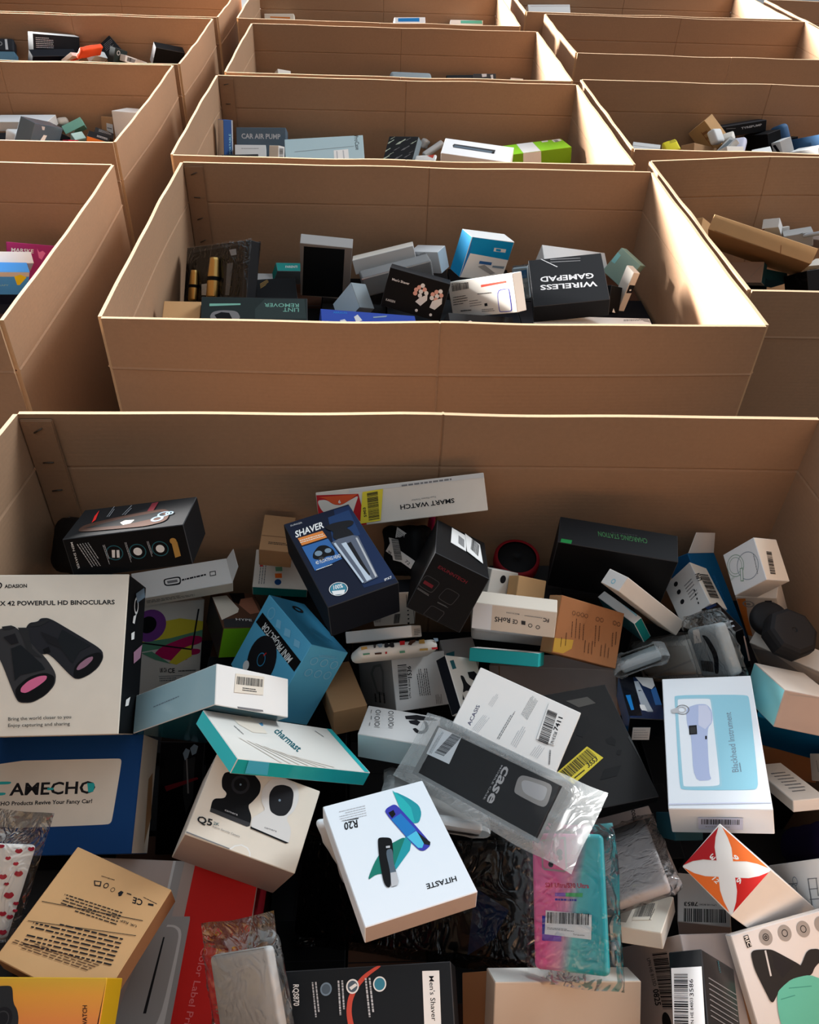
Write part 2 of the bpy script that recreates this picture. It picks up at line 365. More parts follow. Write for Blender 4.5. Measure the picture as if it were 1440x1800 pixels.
def big_carton(key, label, rect, opt):
    x0, x1, y0, y1 = rect
    root = bpy.data.objects.new('shipping_carton', None); COL.objects.link(root); root.location = ((x0 + x1) / 2, (y0 + y1) / 2, 0)
    tag(root, label, 'cardboard box', 'rows of open shipping cartons')
    cx, cy = root.location.x, root.location.y
    a, b, c, d = (x0 - cx, y0 - cy, 0), (x1 - cx, y0 - cy, 0), (x1 - cx, y1 - cy, 0), (x0 - cx, y1 - cy, 0)
    H = opt.get('H', 1.0); cz = 0.9; ph = (hash(key) if 0 else sum(map(ord, key))) * 0.7
    fb = opt.get('front', 0.012); bb = opt.get('back', 0.006); lb = opt.get('left', 0.012); rb = opt.get('right', 0.008)
    panel(a, b, (0, -1, 0), H, fb, opt.get('fbow', 0.0), cz, [0.5], root, 0.0007, ph)
    panel(d, c, (0, 1, 0), H, bb, opt.get('bbow', 0.002), cz, opt.get('vc', [0.52]), root, 0.0007, ph + 1)
    panel(a, d, (-1, 0, 0), H, lb, opt.get('lbow', 0.002), cz, [], root, 0.0007, ph + 2)
    panel(b, c, (1, 0, 0), H, rb, opt.get('rbow', 0.002), cz, [], root, 0.0007, ph + 3)
    g = Geo(); z = 0.012
    g.mesh([(a[0], a[1], 0.002), (b[0], b[1], 0.002), (c[0], c[1], 0.002), (d[0], d[1], 0.002), (a[0], a[1], z), (b[0], b[1], z), (c[0], c[1], z), (d[0], d[1], z)], [(3, 2, 1, 0), (4, 5, 6, 7), (0, 1, 5, 4), (1, 2, 6, 5), (2, 3, 7, 6), (3, 0, 4, 7)], M_WALL)
    g.build('bottom_panel', root)
    if opt.get('flap', True):
        g = Geo(); w = 0.048; x = d[0] + 0.001; yy = d[1]
        bm = bmesh.new(); bmesh.ops.create_cube(bm, size=1.0)
        for v in bm.verts: v.co = Vector((x + w / 2 + v.co.x * w, yy - 0.003 + v.co.y * 0.005, 0.5 + v.co.z * 0.985))
        bmesh.ops.bevel(bm, geom=bm.edges[:], offset=0.0015, segments=2, affect='EDGES')
        g.bm(bm, [M_FLAP]); fl = g.build('glue_flap', root); fl['label'] = 'stapled joining strip in the back left corner'
        for i, zz in enumerate((0.975, 0.915, 0.86, 0.8)):
            s = Geo(); tilt = 0.4 + 0.3 * math.sin(i * 2 + ph)
            vs, fs = lathe([(0.0011, -0.008), (0.0013, 0.0), (0.0011, 0.008)], 8, 'z')
            R = Matrix.Rotation(tilt + 0.9, 3, 'Y'); s.mesh([R @ Vector(v) + Vector((x + w * 0.5, yy - 0.0068, zz)) for v in vs], fs, M_METAL, True)
            s.build('staple', fl)
    return root
BIGS = [
 ('C0', 'nearest open carton, filled with boxed gadgets across the bottom of the picture', dict(back=.01, bbow=.006, left=.02, lbow=.035, right=.02, rbow=.02, front=.02)),
 ('C1', 'open carton directly behind the nearest one, holding the gamepad box', dict(front=.05, left=.02, right=0, rbow=0)),
 ('C2', 'third open carton up the middle row, holding the air pump box', dict(right=.006, rbow=0)),
 ('C3', 'fourth open carton up the middle row, contents low inside', dict(flap=False)),
 ('C4', 'farthest open carton of the middle row, at the top edge', dict(flap=False)),
 ('L1', 'near left open carton holding a magenta box', dict(right=.02, flap=False)),
 ('L2', 'second open carton of the left row, with a slate film wrapped box', dict(right=.02, back=0, bbow=0, flap=False)),
 ('L3', 'third open carton of the left row, with an orange pouch', dict(flap=False, front=0, back=.002, bbow=0)),
 ('L4', 'farthest open carton of the left row, contents out of sight', dict(flap=False)),
 ('R1', 'near right open carton with a long brown tray inside', dict(bbow=.075, back=0, left=0, lbow=0, vc=[.29], flap=False)),
 ('R2', 'second open carton of the right row, with a blue box and tan boxes', dict(flap=False, front=0, left=0, lbow=0, vc=[.55])),
 ('R3', 'third open carton of the right row, contents out of sight', dict(flap=False, right=0, rbow=0, back=.003)),
 ('R4', 'fourth open carton of the right row, with one pale grey box', dict(flap=False, front=.003)),
 ('RR', 'open carton of the far right row, only its left wall in the top right corner', dict(flap=False, left=0, lbow=0)),
]
for key, lab, opt in BIGS: big_carton(key, lab, CARTONS[key], opt)

# ------------------------------------------------------------------ the products
# name, label, category, carton, pose (3x3 rotation rows + centre), size, colours, printed marks (0.1 mm on each face), options
PRODUCTS = [
["binoculars_box","cream box printed with black binoculars standing at the left wall of the nearest carton","box","C0",[0.9992,-0.0125,0.0387,0.032,0.8304,-0.5563,-0.0252,0.557,0.8301,-0.4065,0.7134,0.8269],[0.1756,0.2031,0.098],{"F":"cream","r":"black","t":"cream2","l":"black","b":"cream"},[["T","F","ink!",[[64,1631],[1599,1636],[58,1690]],"12 X 42 POWERFUL HD BINOCULARS"],["T","F","ink!",[[198,1859],[476,1865],[193,1906]],"ADASION"],["C","F","ink",[[121,1892],[164,1892]],0.35],["P","F","dgrey",[[55,1326],[195,1324],[283,1376],[402,1346],[494,1248],[788,968],[939,764],[939,623],[842,497],[679,402],[518,405],[452,504],[232,965],[73,1157]],None],["P","F","dgrey2",[[492,1260],[537,1405],[653,1420],[684,1464],[794,1467],[1137,1264],[1484,1054],[1508,945],[1454,827],[1344,734],[1231,684],[1149,697],[835,1010],[738,1000],[661,1077]],None],["P","F","black",[[477,480],[455,585],[602,723],[794,779],[925,729],[923,623],[831,497],[678,414],[529,417]],None],["P","F","pink",[[524,537],[527,595],[607,676],[728,732],[832,738],[825,684],[729,604],[598,524]],None],["P","F","black",[[1151,749],[1159,855],[1278,973],[1462,1030],[1504,946],[1409,792],[1254,693],[1160,706]],None],["P","F","mauve",[[1179,808],[1216,878],[1304,949],[1377,971],[1376,924],[1300,841],[1211,795]],None],["P","F","charcoal",[[414,1345],[543,1344],[615,1078],[754,957],[575,1007],[484,1224]],None],["P","F","charcoal",[[214,1360],[329,1375],[390,1351],[334,1327],[242,1318]],None],["P","F","charcoal",[[562,1392],[677,1410],[779,1450],[798,1426],[693,1366],[577,1356]],None],["P","F","slateb",[[359,1082],[470,1128],[749,886],[802,814],[508,748],[446,679]],None],["P","F","slateb",[[968,1314],[1339,1104],[1203,1034],[1134,880],[912,1146]],None],["P","F","ink",[[251,1227],[386,1273],[445,1152],[354,1130]],None],["P","F","ink",[[700,1293],[907,1206],[989,1073],[807,1147]],None],["P","F","black",[[751,1064],[818,1099],[848,1027],[773,1009]],None],["T","F","ink",[[415,194],[1169,206],[410,235]],"Bring the world closer to you"],["T","F","ink",[[422,116],[1162,123],[418,157]],"Enjoy capturing and sharing"],["C","r","white",[[1681,536],[1665,422]],0.3],["P","r","white",[[1523,653],[1570,505],[1432,575],[1431,680]],None],["P","r","white",[[1288,713],[1334,548],[1233,542],[1204,690]],None],["P","r","mauve",[[1059,525],[1208,72],[1019,134],[912,485]],None],["P","r","white",[[430,759],[476,552],[364,623],[346,785]],None],["P","r","steel",[[1837,611],[1992,171],[1873,80],[1723,515]],None]],{}],
["car_care_box","blue box with a large rounded white panel lying under the binoculars box","box","C0",[0.9975,-0.0022,-0.0703,-0.0296,0.8934,-0.4483,0.0638,0.4493,0.8911,-0.4105,0.598,0.6784],[0.2178,0.1484,0.0629],{"F":"blue","r":"cream","b":"cream","t":"blue","l":"blue"},[["P","F","cream",[[4,1170],[1870,1175],[1909,1164],[1923,1121],[1883,410],[1866,373],[1820,354],[68,327]],None],["P","F","teal",[[172,911],[494,912],[478,876],[288,875],[278,773],[441,775],[431,739],[225,738],[176,770]],None],["T","F","ink!",[[488,738],[1616,744],[481,892]],"AMECHO"],["P","F","teal",[[1499,871],[1586,870],[1603,844],[1594,762],[1528,753]],None],["P","F","teal",[[982,820],[1063,821],[1062,793],[981,792]],None],["T","F","ink!",[[131,611],[1594,623],[130,661]],"CAMECHO Products Revive Your Fancy Car!"],["P","r","kraft",[[937,261],[1029,115],[451,4],[112,182]],None]],{}],
["shaver_kit_box","big black box with ring icons lying in the back left corner of the nearest carton","box","C0",[0.9913,-0.1311,0.0074,0.0455,0.29,-0.956,0.1232,0.948,0.2934,-0.3203,0.8387,0.9292],[0.159,0.0585,0.0944],"black",[["C","F","dteal",[[618,304],[727,289]],0.12],["C","F","dteal",[[919,283],[1029,268]],0.12],["C","F","dteal",[[1217,284],[1326,270]],0.12],["C","F","white",[[919,283],[975,275]],0],["C","F","white",[[1217,284],[1273,277]],0],["P","F","white",[[592,350],[633,344],[605,235],[569,240]],None],["P","F","white",[[653,341],[689,337],[666,227],[630,232]],None],["F","F","lgrey",[[155,493],[260,141],[331,497]],5],["T","F","white",[[96,529],[86,136],[127,531]],"MEN SHAVER"],["F","F","lgrey",[[489,434],[502,150],[527,437]],2],["F","F","lgrey",[[777,436],[790,139],[810,437]],2],["F","F","lgrey",[[1064,411],[1079,185],[1097,413]],2],["P","F","gold",[[1384,354],[1460,358],[1462,147],[1382,129]],None],["C","F","gold",[[1410,373],[1454,367]],0],["P","t","darkred",[[616,71],[528,51],[532,391],[617,404]],None],["P","t","red",[[1359,292],[1350,101],[1302,435],[1328,520]],None],["P","t","brownd",[[1452,696],[1406,559],[959,411],[408,319],[273,456],[254,772],[509,866],[841,841],[1407,798]],None],["P","t","black",[[1392,683],[931,513],[412,415],[318,600],[867,745]],None],["P","t","cream",[[908,642],[860,583],[727,603],[751,706],[845,733]],None],["C","t","steel",[[347,529],[264,553]],0.3],["C","t","steel",[[405,667],[323,691]],0.4],["C","t","steel",[[272,520],[217,536]],0.4],["F","t","grey",[[1176,378],[1173,22],[1119,395]],2],["F","t","grey",[[968,376],[920,65],[897,397]],2]],{}],
["black_pouch","soft black pouch slumped behind the ring icon box in the back left corner","pouch","C0",[0.6019,0.1059,-0.7915,-0.6118,0.6981,-0.3719,0.5132,0.7081,0.485,-0.4426,0.9322,0.8203],[0.1898,0.0868,0.0473],"black",[],{"soft":0.02}],
["watch_strap_box","long white box with a wristwatch outline, opened at its right end","box","C0",[0.9455,-0.3083,0.1045,0.3154,0.947,-0.0604,-0.0803,0.0901,0.9927,-0.3086,0.9505,0.7242],[0.1537,0.0558,0.022],{"F":"white","b":"cream"},[["P","F","ink",[[473,300],[507,325],[711,328],[745,295],[736,198],[707,147],[507,161],[471,202]],None],["P","F","white",[[495,287],[521,301],[700,301],[723,275],[717,211],[694,183],[517,187],[491,218]],None],["P","F","grey",[[522,268],[686,267],[686,209],[529,213]],None],["F","F","ink",[[757,276],[1304,319],[751,202]],1],["P","F","ink",[[1211,315],[1310,317],[1301,218],[1202,215]],None],["P","F","white",[[1220,296],[1295,300],[1289,233],[1214,229]],None],["F","b","ink",[[167,77],[916,58],[165,158]],3]],{"flap":[["r",0.03,70]]}],
["headphone_box","box printed with yellow, magenta and green paint strokes behind the binoculars box","box","C0",[0.8078,0.0942,0.5819,0.4615,0.5132,-0.7237,-0.3668,0.8531,0.3711,-0.3535,0.9138,0.6184],[0.1179,0.1571,0.0616],{"F":"cream2"},[["P","F","yellow",[[94,1228],[762,1283],[1175,1186],[1175,1000],[490,906],[47,931]],None],["P","F","green3",[[93,941],[617,956],[1175,1035],[1175,901],[464,795],[101,779]],None],["C","F","purple",[[251,1210],[523,1179]],0],["C","F","black",[[219,1230],[361,1214]],0],["P","F","magenta",[[341,714],[462,828],[947,964],[1175,921],[1175,799],[794,751],[1168,701],[1140,603],[768,621],[974,542],[741,525],[473,630]],None],["P","F","yellow",[[827,747],[992,792],[1005,588],[744,475],[609,528]],None],["P","F","green3",[[133,759],[306,767],[643,506],[378,611]],None],["P","F","ink",[[1063,1416],[1094,1413],[1017,715],[990,718]],None],["P","F","ink",[[108,955],[116,928],[998,697],[996,724]],None],["T","F","ink!",[[464,384],[585,372],[457,461]],"UK CA"],["T","F","ink!",[[603,353],[725,341],[595,434]],"CE"],["F","F","ink",[[785,335],[1108,302],[783,379]],1],["P","F","grey",[[442,321],[856,273],[863,262],[452,310]],None],["F","F","grey",[[464,218],[828,177],[460,295]],2]],{}],
["makeup_box","green and dark box with a brown face picture on top beside the sky-blue projector box","box","C0",[0.911,-0.3508,0.2167,0.2912,0.9194,0.2642,-0.292,-0.1776,0.9398,-0.223,0.9135,0.663],[0.074,0.1005,0.0576],{"F":"brown","b":"lime","l":"dgrey2","r":"black"},[["P","F","cream",[[4,889],[252,937],[371,536],[331,428],[97,276],[25,226]],None],["P","F","black",[[305,1001],[565,1001],[510,587],[320,735]],None],["P","F","skin",[[466,816],[674,868],[693,413],[522,365],[396,647]],None],["P","F","dgrey",[[55,252],[496,258],[680,4],[24,18]],None],["T","F","white",[[250,205],[504,161],[258,269]],"HYPE"]],{}],
["earphone_card_box","white box with a row of small coloured icons and a teal base","box","C0",[0.9952,0.0092,0.0979,0.0145,0.971,-0.2386,-0.0973,0.2389,0.9662,-0.1522,0.9876,0.708],[0.0903,0.0736,0.0265],{"F":"cream2","b":"teal2"},[["P","F","purple",[[344,524],[454,535],[467,450],[357,442]],None],["P","F","green3",[[344,404],[457,412],[469,331],[357,319]],None],["P","F","orange",[[348,275],[460,286],[472,198],[360,191]],None],["C","F","blue",[[410,114],[466,117]],0],["P","F","red",[[79,554],[128,565],[137,397],[87,387]],None],["F","F","grey",[[209,65],[209,620],[86,57]],3]],{}],
["kraft_carton","plain tan carton with torn top standing behind the icon box","box","C0",[0.9936,0.0443,0.1043,-0.025,0.9834,-0.1796,-0.1105,0.1758,0.9782,-0.1534,0.9875,0.7823],[0.0511,0.071,0.0433],"kraft",[["F","F","ink",[[133,116],[478,120],[132,172]],2],["P","F","kraft2",[[8,271],[507,276],[507,291],[12,290]],None]],{}],
["projector_box","sky-blue box with a diagonal black band and round lens picture","box","C0",[-0.5103,-0.4802,-0.7134,0.8427,-0.4445,-0.3036,-0.1713,-0.7562,0.6315,-0.1257,0.7931,0.7214],[0.1417,0.1277,0.0706],{"F":"sky","r":"sky","l":"sky","b":"sky2","t":"sky"},[["P","F","black",[[33,478],[1370,469],[1339,278],[11,294]],None],["T","F","white!",[[200,362],[1159,345],[241,479]],"MINI PROJECTOR"],["C","F","ink",[[807,782],[508,584]],0],["C","F","sky2",[[815,787],[729,731]],0.15],["P","F","red",[[818,712],[792,644],[771,651],[797,718]],None],["C","F","white",[[1063,1061],[998,1018]],0],["C","F","sky3",[[1135,171],[1054,122]],0.2],["P","F","sky3",[[948,158],[836,123],[759,224],[889,255]],None],["P","F","sky3",[[684,144],[539,102],[474,192],[626,239]],None],["P","F","sky3",[[375,139],[231,102],[179,181],[318,222]],None],["C","b","ink",[[1118,312],[1064,230]],0.5],["F","b","sky2",[[587,326],[262,118],[470,432]],2],["C","l","sky3",[[1042,515],[1054,451]],0.25],["C","l","sky3",[[1045,327],[1057,262]],0.25],["C","l","sky3",[[1047,139],[1059,72]],0.25],["C","l","sky3",[[851,503],[862,439]],0.25],["C","l","sky3",[[859,329],[870,264]],0.25],["C","l","sky3",[[864,151],[875,84]],0.25],["F","l","sky3",[[1115,471],[1145,146],[1159,492]],2]],{}],
["earbud_gift_box","shiny ice-blue long box whose white end carries a barcode, beside the projector box","box","C0",[0.6943,-0.046,0.7182,0.2961,0.9279,-0.2268,-0.6559,0.3701,0.6579,-0.2131,0.6629,0.7848],[0.1156,0.0513,0.1783],{"F":"white","l":"ice","t":"ice","b":"dteal2"},[["S","F","cream",[[272,195],[728,229],[289,436]],["barcode_label",None,[["B","F","ink",[[303,300],[717,330],[308,402]],None],["F","F","ink",[[393,228],[618,241],[400,280]],2]]]],["P","F","grey",[[331,27],[732,40],[742,20],[624,4],[340,4]],None],["F","l","steel",[[271,451],[253,1082],[240,446]],1]],{"gloss":1}],
["power_bank_box","flat white and turquoise box resting on the security camera box","box","C0",[0.6978,-0.5456,0.4641,0.3045,0.8124,0.4972,-0.6483,-0.2056,0.7331,-0.1078,0.5943,0.7879],[0.215,0.1001,0.0202],{"F":"ivory","l":"cyan","b":"teal","r":"teal","t":"teal"},[["P","F","teal",[[2047,997],[2146,997],[2130,4],[2040,4]],None],["P","F","ivory",[[2146,997],[2146,997],[2146,997]],None],["T","F","dteal!",[[931,708],[1070,286],[1100,834]],"charmast"],["P","F","steelblue",[[649,781],[859,903],[840,829],[635,697]],None],["P","F","cream",[[377,940],[719,997],[803,775],[789,636],[550,614],[411,765]],None],["F","F","grey",[[298,698],[358,491],[335,727]],1],["F","F","grey",[[1734,861],[1814,731],[1769,893]],1],["P","F","cream2",[[244,449],[264,453],[649,4],[615,4]],None],["P","F","cream2",[[344,407],[364,411],[787,4],[752,4]],None],["P","F","cream2",[[444,365],[464,368],[928,4],[893,4]],None],["P","F","cream2",[[545,322],[566,326],[1073,4],[1037,4]],None],["P","F","cream2",[[646,279],[668,283],[1221,4],[1184,4]],None],["P","F","cream2",[[749,236],[770,239],[1372,6],[1334,4]],None],["P","F","cream2",[[852,192],[874,196],[1527,27],[1488,21]],None],["P","b","cyan2",[[151,198],[453,198],[522,29],[192,28]],None]],{"gloss":1}],
["security_camera_box","white box printed with a black and a white security camera","box","C0",[0.9158,0.2514,0.3131,-0.1861,0.9567,-0.2239,-0.3558,0.1468,0.9229,-0.156,0.5243,0.7312],[0.1357,0.1008,0.1151],{"F":"cream","b":"pinkgrey","l":"cream2","r":"cream"},[["P","F","black",[[163,728],[170,823],[325,868],[490,929],[627,847],[657,727],[609,606],[568,540],[659,434],[673,327],[641,309],[173,325],[150,479],[279,526],[286,592],[207,628]],None],["C","F","dgrey2",[[400,742],[504,781]],0],["C","F","black",[[400,742],[474,770]],0],["C","F","steel",[[400,742],[411,747]],0],["P","F","dgrey",[[173,325],[641,309],[673,327],[668,362],[167,372]],None],["T","F","lgrey",[[331,393],[495,389],[331,418]],"camera"],["P","F","white2",[[702,640],[664,782],[729,938],[913,1004],[1062,980],[1135,821],[1121,661],[1049,559],[1162,447],[1178,299],[1145,281],[690,303],[664,423],[747,516],[782,566]],None],["P","F","ink",[[763,765],[794,869],[884,920],[990,927],[1051,870],[1082,698],[1041,581],[948,544],[849,564],[800,649]],None],["C","F","steel",[[911,728],[925,733]],0],["T","F","grey",[[843,361],[998,365],[842,386]],"camera"],["P","F","black",[[690,303],[1145,281],[1178,299],[682,325]],None],["T","F","ink!",[[77,168],[256,182],[62,241]],"Q5"],["T","F","dteal",[[265,202],[334,209],[259,237]],"2K"],["T","F","grey",[[267,174],[604,169],[266,195]],"Indoor Security Camera"],["P","F","grey",[[4,32],[561,18],[560,6],[9,19]],None],["P","F","grey",[[810,4],[1336,4],[1335,4],[810,4]],None],["P","F","white",[[534,8],[580,65],[655,102],[735,93],[784,50],[801,4]],None],["P","F","cream",[[553,5],[591,56],[655,90],[727,81],[772,41],[786,4]],None]],{}],
["vape_box","tall white box with two pen shaped devices and teal petals, centre of the pile","box","C0",[-0.9501,0.3118,0.0058,-0.3036,-0.9289,0.2121,0.0716,0.1998,0.9772,0.0279,0.442,0.8117],[0.1245,0.1619,0.0254],{"F":"whiteb","b":"whiteb","c":"cream","r":"whiteb","t":"pinkgrey","l":"whiteb"},[["T","F","ink!",[[145,1369],[484,1357],[155,1432]],"HITASTE"],["T","F","ink!",[[923,315],[1079,307],[945,420]],"R20"],["P","F","ink",[[1080,267],[898,293],[903,306],[1084,281]],None],["F","F","lgrey",[[772,131],[1086,119],[802,301]],5],["P","F","teal3",[[396,40],[251,212],[174,352],[190,473],[265,587],[335,572],[395,465],[402,274]],None],["P","F","teal",[[396,40],[314,207],[276,349],[312,580],[395,465],[402,274]],None],["P","F","green4",[[1065,1121],[884,885],[726,770],[471,706],[553,830],[690,1008],[816,1101],[945,1070]],None],["P","F","teal3",[[471,706],[431,696],[336,609],[497,906],[716,1081],[766,1091]],None],["P","F","indigo",[[591,320],[553,270],[454,240],[415,276],[242,879],[268,928],[348,963],[400,940],[460,775]],None],["P","F","azure",[[551,443],[420,394],[334,670],[467,728]],None],["P","F","cyan2",[[467,728],[339,683],[307,857],[356,921],[399,906]],None],["P","F","ink",[[333,700],[242,879],[263,915],[317,882]],None],["P","F","black",[[552,340],[482,320],[481,389],[537,426]],None],["P","F","black",[[786,648],[752,636],[655,672],[638,713],[686,898],[766,1037],[851,1279],[893,1254],[901,1178],[852,896]],None],["P","F","slate",[[754,818],[670,818],[721,997],[733,1130],[746,1232],[773,1275],[849,1275],[795,1108]],None],["P","F","lgrey",[[795,1108],[733,1116],[746,1232],[773,1275],[841,1272]],None],["P","F","lgrey",[[730,769],[685,778],[694,804],[737,795]],None]],{}],
["phone_case_pack","black carded phone case with a square window, sealed in a frosted sleeve","phone case","C0",[0.6329,0.5016,-0.5898,-0.6668,0.7403,-0.086,0.3935,0.4477,0.8029,0.1375,0.5393,0.8017],[0.2032,0.069,0.0119],{"F":"charcoal"},[["T","F","lgrey!",[[1231,603],[1234,131],[1369,588]],"case"],["T","F","lgrey",[[1193,587],[1177,134],[1217,592]],"MOBILE CASE"],["P","F","grey2",[[1513,386],[1482,538],[1528,598],[1900,643],[1960,607],[1994,419],[1950,361],[1553,363]],None],["P","F","lgrey",[[1547,510],[1584,558],[1868,590],[1911,568],[1928,456],[1890,414],[1637,412]],None],["S","F","whiteb",[[75,299],[480,314],[52,671]],["barcode_label",None,[["B","F","ink",[[351,372],[462,687],[186,360]],None],["F","F","grey",[[156,322],[171,634],[101,331]],3]]]]],{"bag":["frost",[0.03,0.055],[0.012,0.012],0.012]}],
["adapter_box","white box covered in small print with barcode 7411, propped on the black tablet box","box","C0",[0.4843,-0.8706,-0.086,0.8365,0.4896,-0.246,0.2563,0.0472,0.9654,0.1933,0.6399,0.7795],[0.0889,0.1463,0.018],"white",[["T","F","navyb",[[73,1232],[379,1234],[65,1281]],"ACASIS"],["F","F","lgrey",[[429,1079],[625,1058],[445,1148]],4],["F","F","lgrey",[[28,1096],[282,1043],[43,1196]],5],["F","F","grey",[[476,592],[785,569],[519,702]],8],["F","F","grey",[[75,812],[515,776],[70,855]],2],["F","F","lgrey",[[71,569],[369,546],[86,665]],4],["F","F","lgrey",[[66,270],[238,238],[68,389]],5],["S","F","white",[[314,150],[848,191],[295,389]],["barcode_label",None,[["B","F","ink",[[290,229],[739,277],[286,362]],None],["T","F","ink",[[321,168],[496,179],[315,210]],"LPN HE 87268"],["T","F","ink!",[[512,186],[710,190],[506,243]],"7411"]]]],["F","F","grey",[[63,93],[249,154],[58,135]],1]],{}],
["tablet_box","large scuffed black flat box with a yellow barcode sticker","box","C0",[0.9851,-0.166,-0.0451,0.1669,0.9858,0.0184,0.0414,-0.0257,0.9988,0.2753,0.6209,0.7363],[0.1587,0.1832,0.0142],{"F":"scuff","b":"black"},[["S","F","yellow2",[[573,386],[1100,679],[424,597]],["barcode_label","yellow barcode sticker",[["B","F","ink",[[529,465],[1014,728],[465,597]],None],["T","F","ink!",[[849,574],[1017,660],[845,641]],"3553"],["F","F","ink",[[626,451],[819,548],[610,486]],1]]]],["P","F","smudge",[[1237,946],[1341,976],[1372,900],[1325,824],[1240,876]],None],["P","F","smudge",[[1327,755],[1391,748],[1337,669],[1296,694]],None],["P","F","smudge2",[[1007,1351],[1135,1360],[1142,1214],[952,1042],[879,1092]],None],["P","F","dust",[[932,1665],[1255,1671],[1332,1541],[1071,1522]],None],["P","F","smudge",[[1049,515],[1293,529],[1176,391],[935,378]],None],["P","F","dust2",[[1583,941],[1583,458],[1582,434],[1547,915]],None]],{}],
["skin_care_box","white box with a light-blue panel and the words Blackhead Instrument","box","C0",[0.2468,-0.9242,-0.2916,0.9646,0.2054,0.1654,-0.0929,-0.3221,0.9421,0.4429,0.588,0.7852],[0.2155,0.1161,0.0453],"whiteb",[["P","F","paleblue",[[1835,999],[1802,93],[1739,58],[386,115],[304,137],[271,179],[269,984],[319,1015],[1772,1009]],None],["P","F","iceb",[[1792,978],[1783,553],[1740,520],[378,519],[303,538],[294,970],[327,995],[1751,1002]],None],["P","F","whiteb",[[1760,957],[1752,570],[1720,543],[394,543],[328,562],[319,955],[344,974],[1729,974]],None],["T","F","steel",[[537,316],[1500,314],[529,394]],"Blackhead Instrument"],["F","F","steel",[[537,277],[700,279],[537,303]],1],["P","F","periwinkle",[[1591,871],[1657,729],[1651,599],[1528,544],[1332,553],[1219,631],[513,658],[411,633],[403,844],[1148,832],[1293,873]],None],["P","F","lilac",[[1635,708],[1631,601],[1509,560],[1332,567],[1219,652],[1289,732]],None],["P","F","ink",[[1283,852],[1290,753],[1136,756],[1129,854]],None],["P","F","dgrey",[[1253,840],[1261,769],[1156,769],[1148,839]],None],["P","F","ink",[[1106,661],[1105,640],[1049,644],[1050,665]],None],["C","F","grey",[[1563,916],[1559,829]],0.12],["C","F","lgrey",[[1563,923],[1561,865]],0.3],["P","F","lgrey",[[1568,1062],[1615,957],[1504,970],[1507,1050]],None],["P","F","lilac",[[70,1157],[104,4],[89,4],[54,1157]],None],["S","l","lilac",[[312,89],[813,92],[324,306]],["barcode_label",None,[["B","l","ink",[[353,188],[780,188],[361,285]],None],["F","l","grey",[[393,135],[714,132],[395,157]],1]]]]],{}],
["watch_gift_box","white watch box showing a red and orange four-pointed star on its square end","box","C0",[0.6632,-0.3866,-0.6408,0.4842,0.8745,-0.0265,0.5707,-0.2927,0.7672,0.4418,0.4236,0.7542],[0.0662,0.0761,0.1401],{"F":"white","r":"whiteb","b":"whiteb"},[["P","F","red",[[41,10],[631,4],[523,55],[430,121],[371,187],[332,232],[294,188],[238,123],[148,59]],"sharp"],["T","F","white!",[[302,152],[364,151],[309,207]],"9"],["P","F","orange",[[656,31],[649,707],[603,578],[545,471],[486,406],[448,364],[489,320],[549,254],[610,150]],"sharp"],["T","F","white!",[[521,327],[520,397],[472,338]],"6"],["P","F","red2",[[622,739],[21,757],[133,705],[228,629],[288,555],[326,506],[363,551],[420,620],[512,688]],"sharp"],["T","F","white!",[[355,591],[294,594],[348,532]],"3"],["P","F","orange",[[4,736],[15,39],[57,159],[113,263],[171,328],[210,371],[170,416],[109,487],[46,600]],"sharp"],["T","F","white!",[[137,409],[138,337],[187,398]],"12"]],{}],
["smart_watch_box","long white SMART WATCH box leaning on the back wall of the nearest carton","box","C0",[-0.9916,0.1211,-0.0445,-0.0439,-0.6408,-0.7665,-0.1213,-0.7581,0.6408,0.0475,0.9859,0.869],[0.2611,0.0587,0.0504],"cream2",[["P","F","lgrey2",[[4,4],[2094,17],[2100,61],[4,76]],None],["F","F","grey",[[503,12],[1357,22],[504,71]],1],["T","F","ink!",[[499,340],[1339,346],[498,411]],"SMART WATCH"],["T","F","grey",[[770,269],[1160,282],[768,296]],"Your Fitness Tracker"],["P","F","red2",[[2604,42],[1957,96],[1883,583],[2252,583],[2605,583],[2607,300]],None],["P","F","cream2",[[2607,124],[2461,127],[2354,219],[2239,241],[2084,172],[1954,119],[2020,253],[2081,393],[2006,505],[1910,566],[2266,459],[2378,416],[2542,308]],None],["P","F","orange2",[[2567,76],[1969,100],[2114,183],[2238,233],[2354,213],[2460,118]],None],["T","F","white!",[[2279,207],[2241,206],[2279,157]],"6"],["S","F","yellow",[[1983,558],[1890,77],[1663,546]],["barcode_label","yellow barcode sticker",[["B","F","ink",[[1846,524],[1825,100],[1677,515]],None],["T","F","ink!",[[1868,462],[1871,315],[1912,465]],"5903"]]]]],{}],
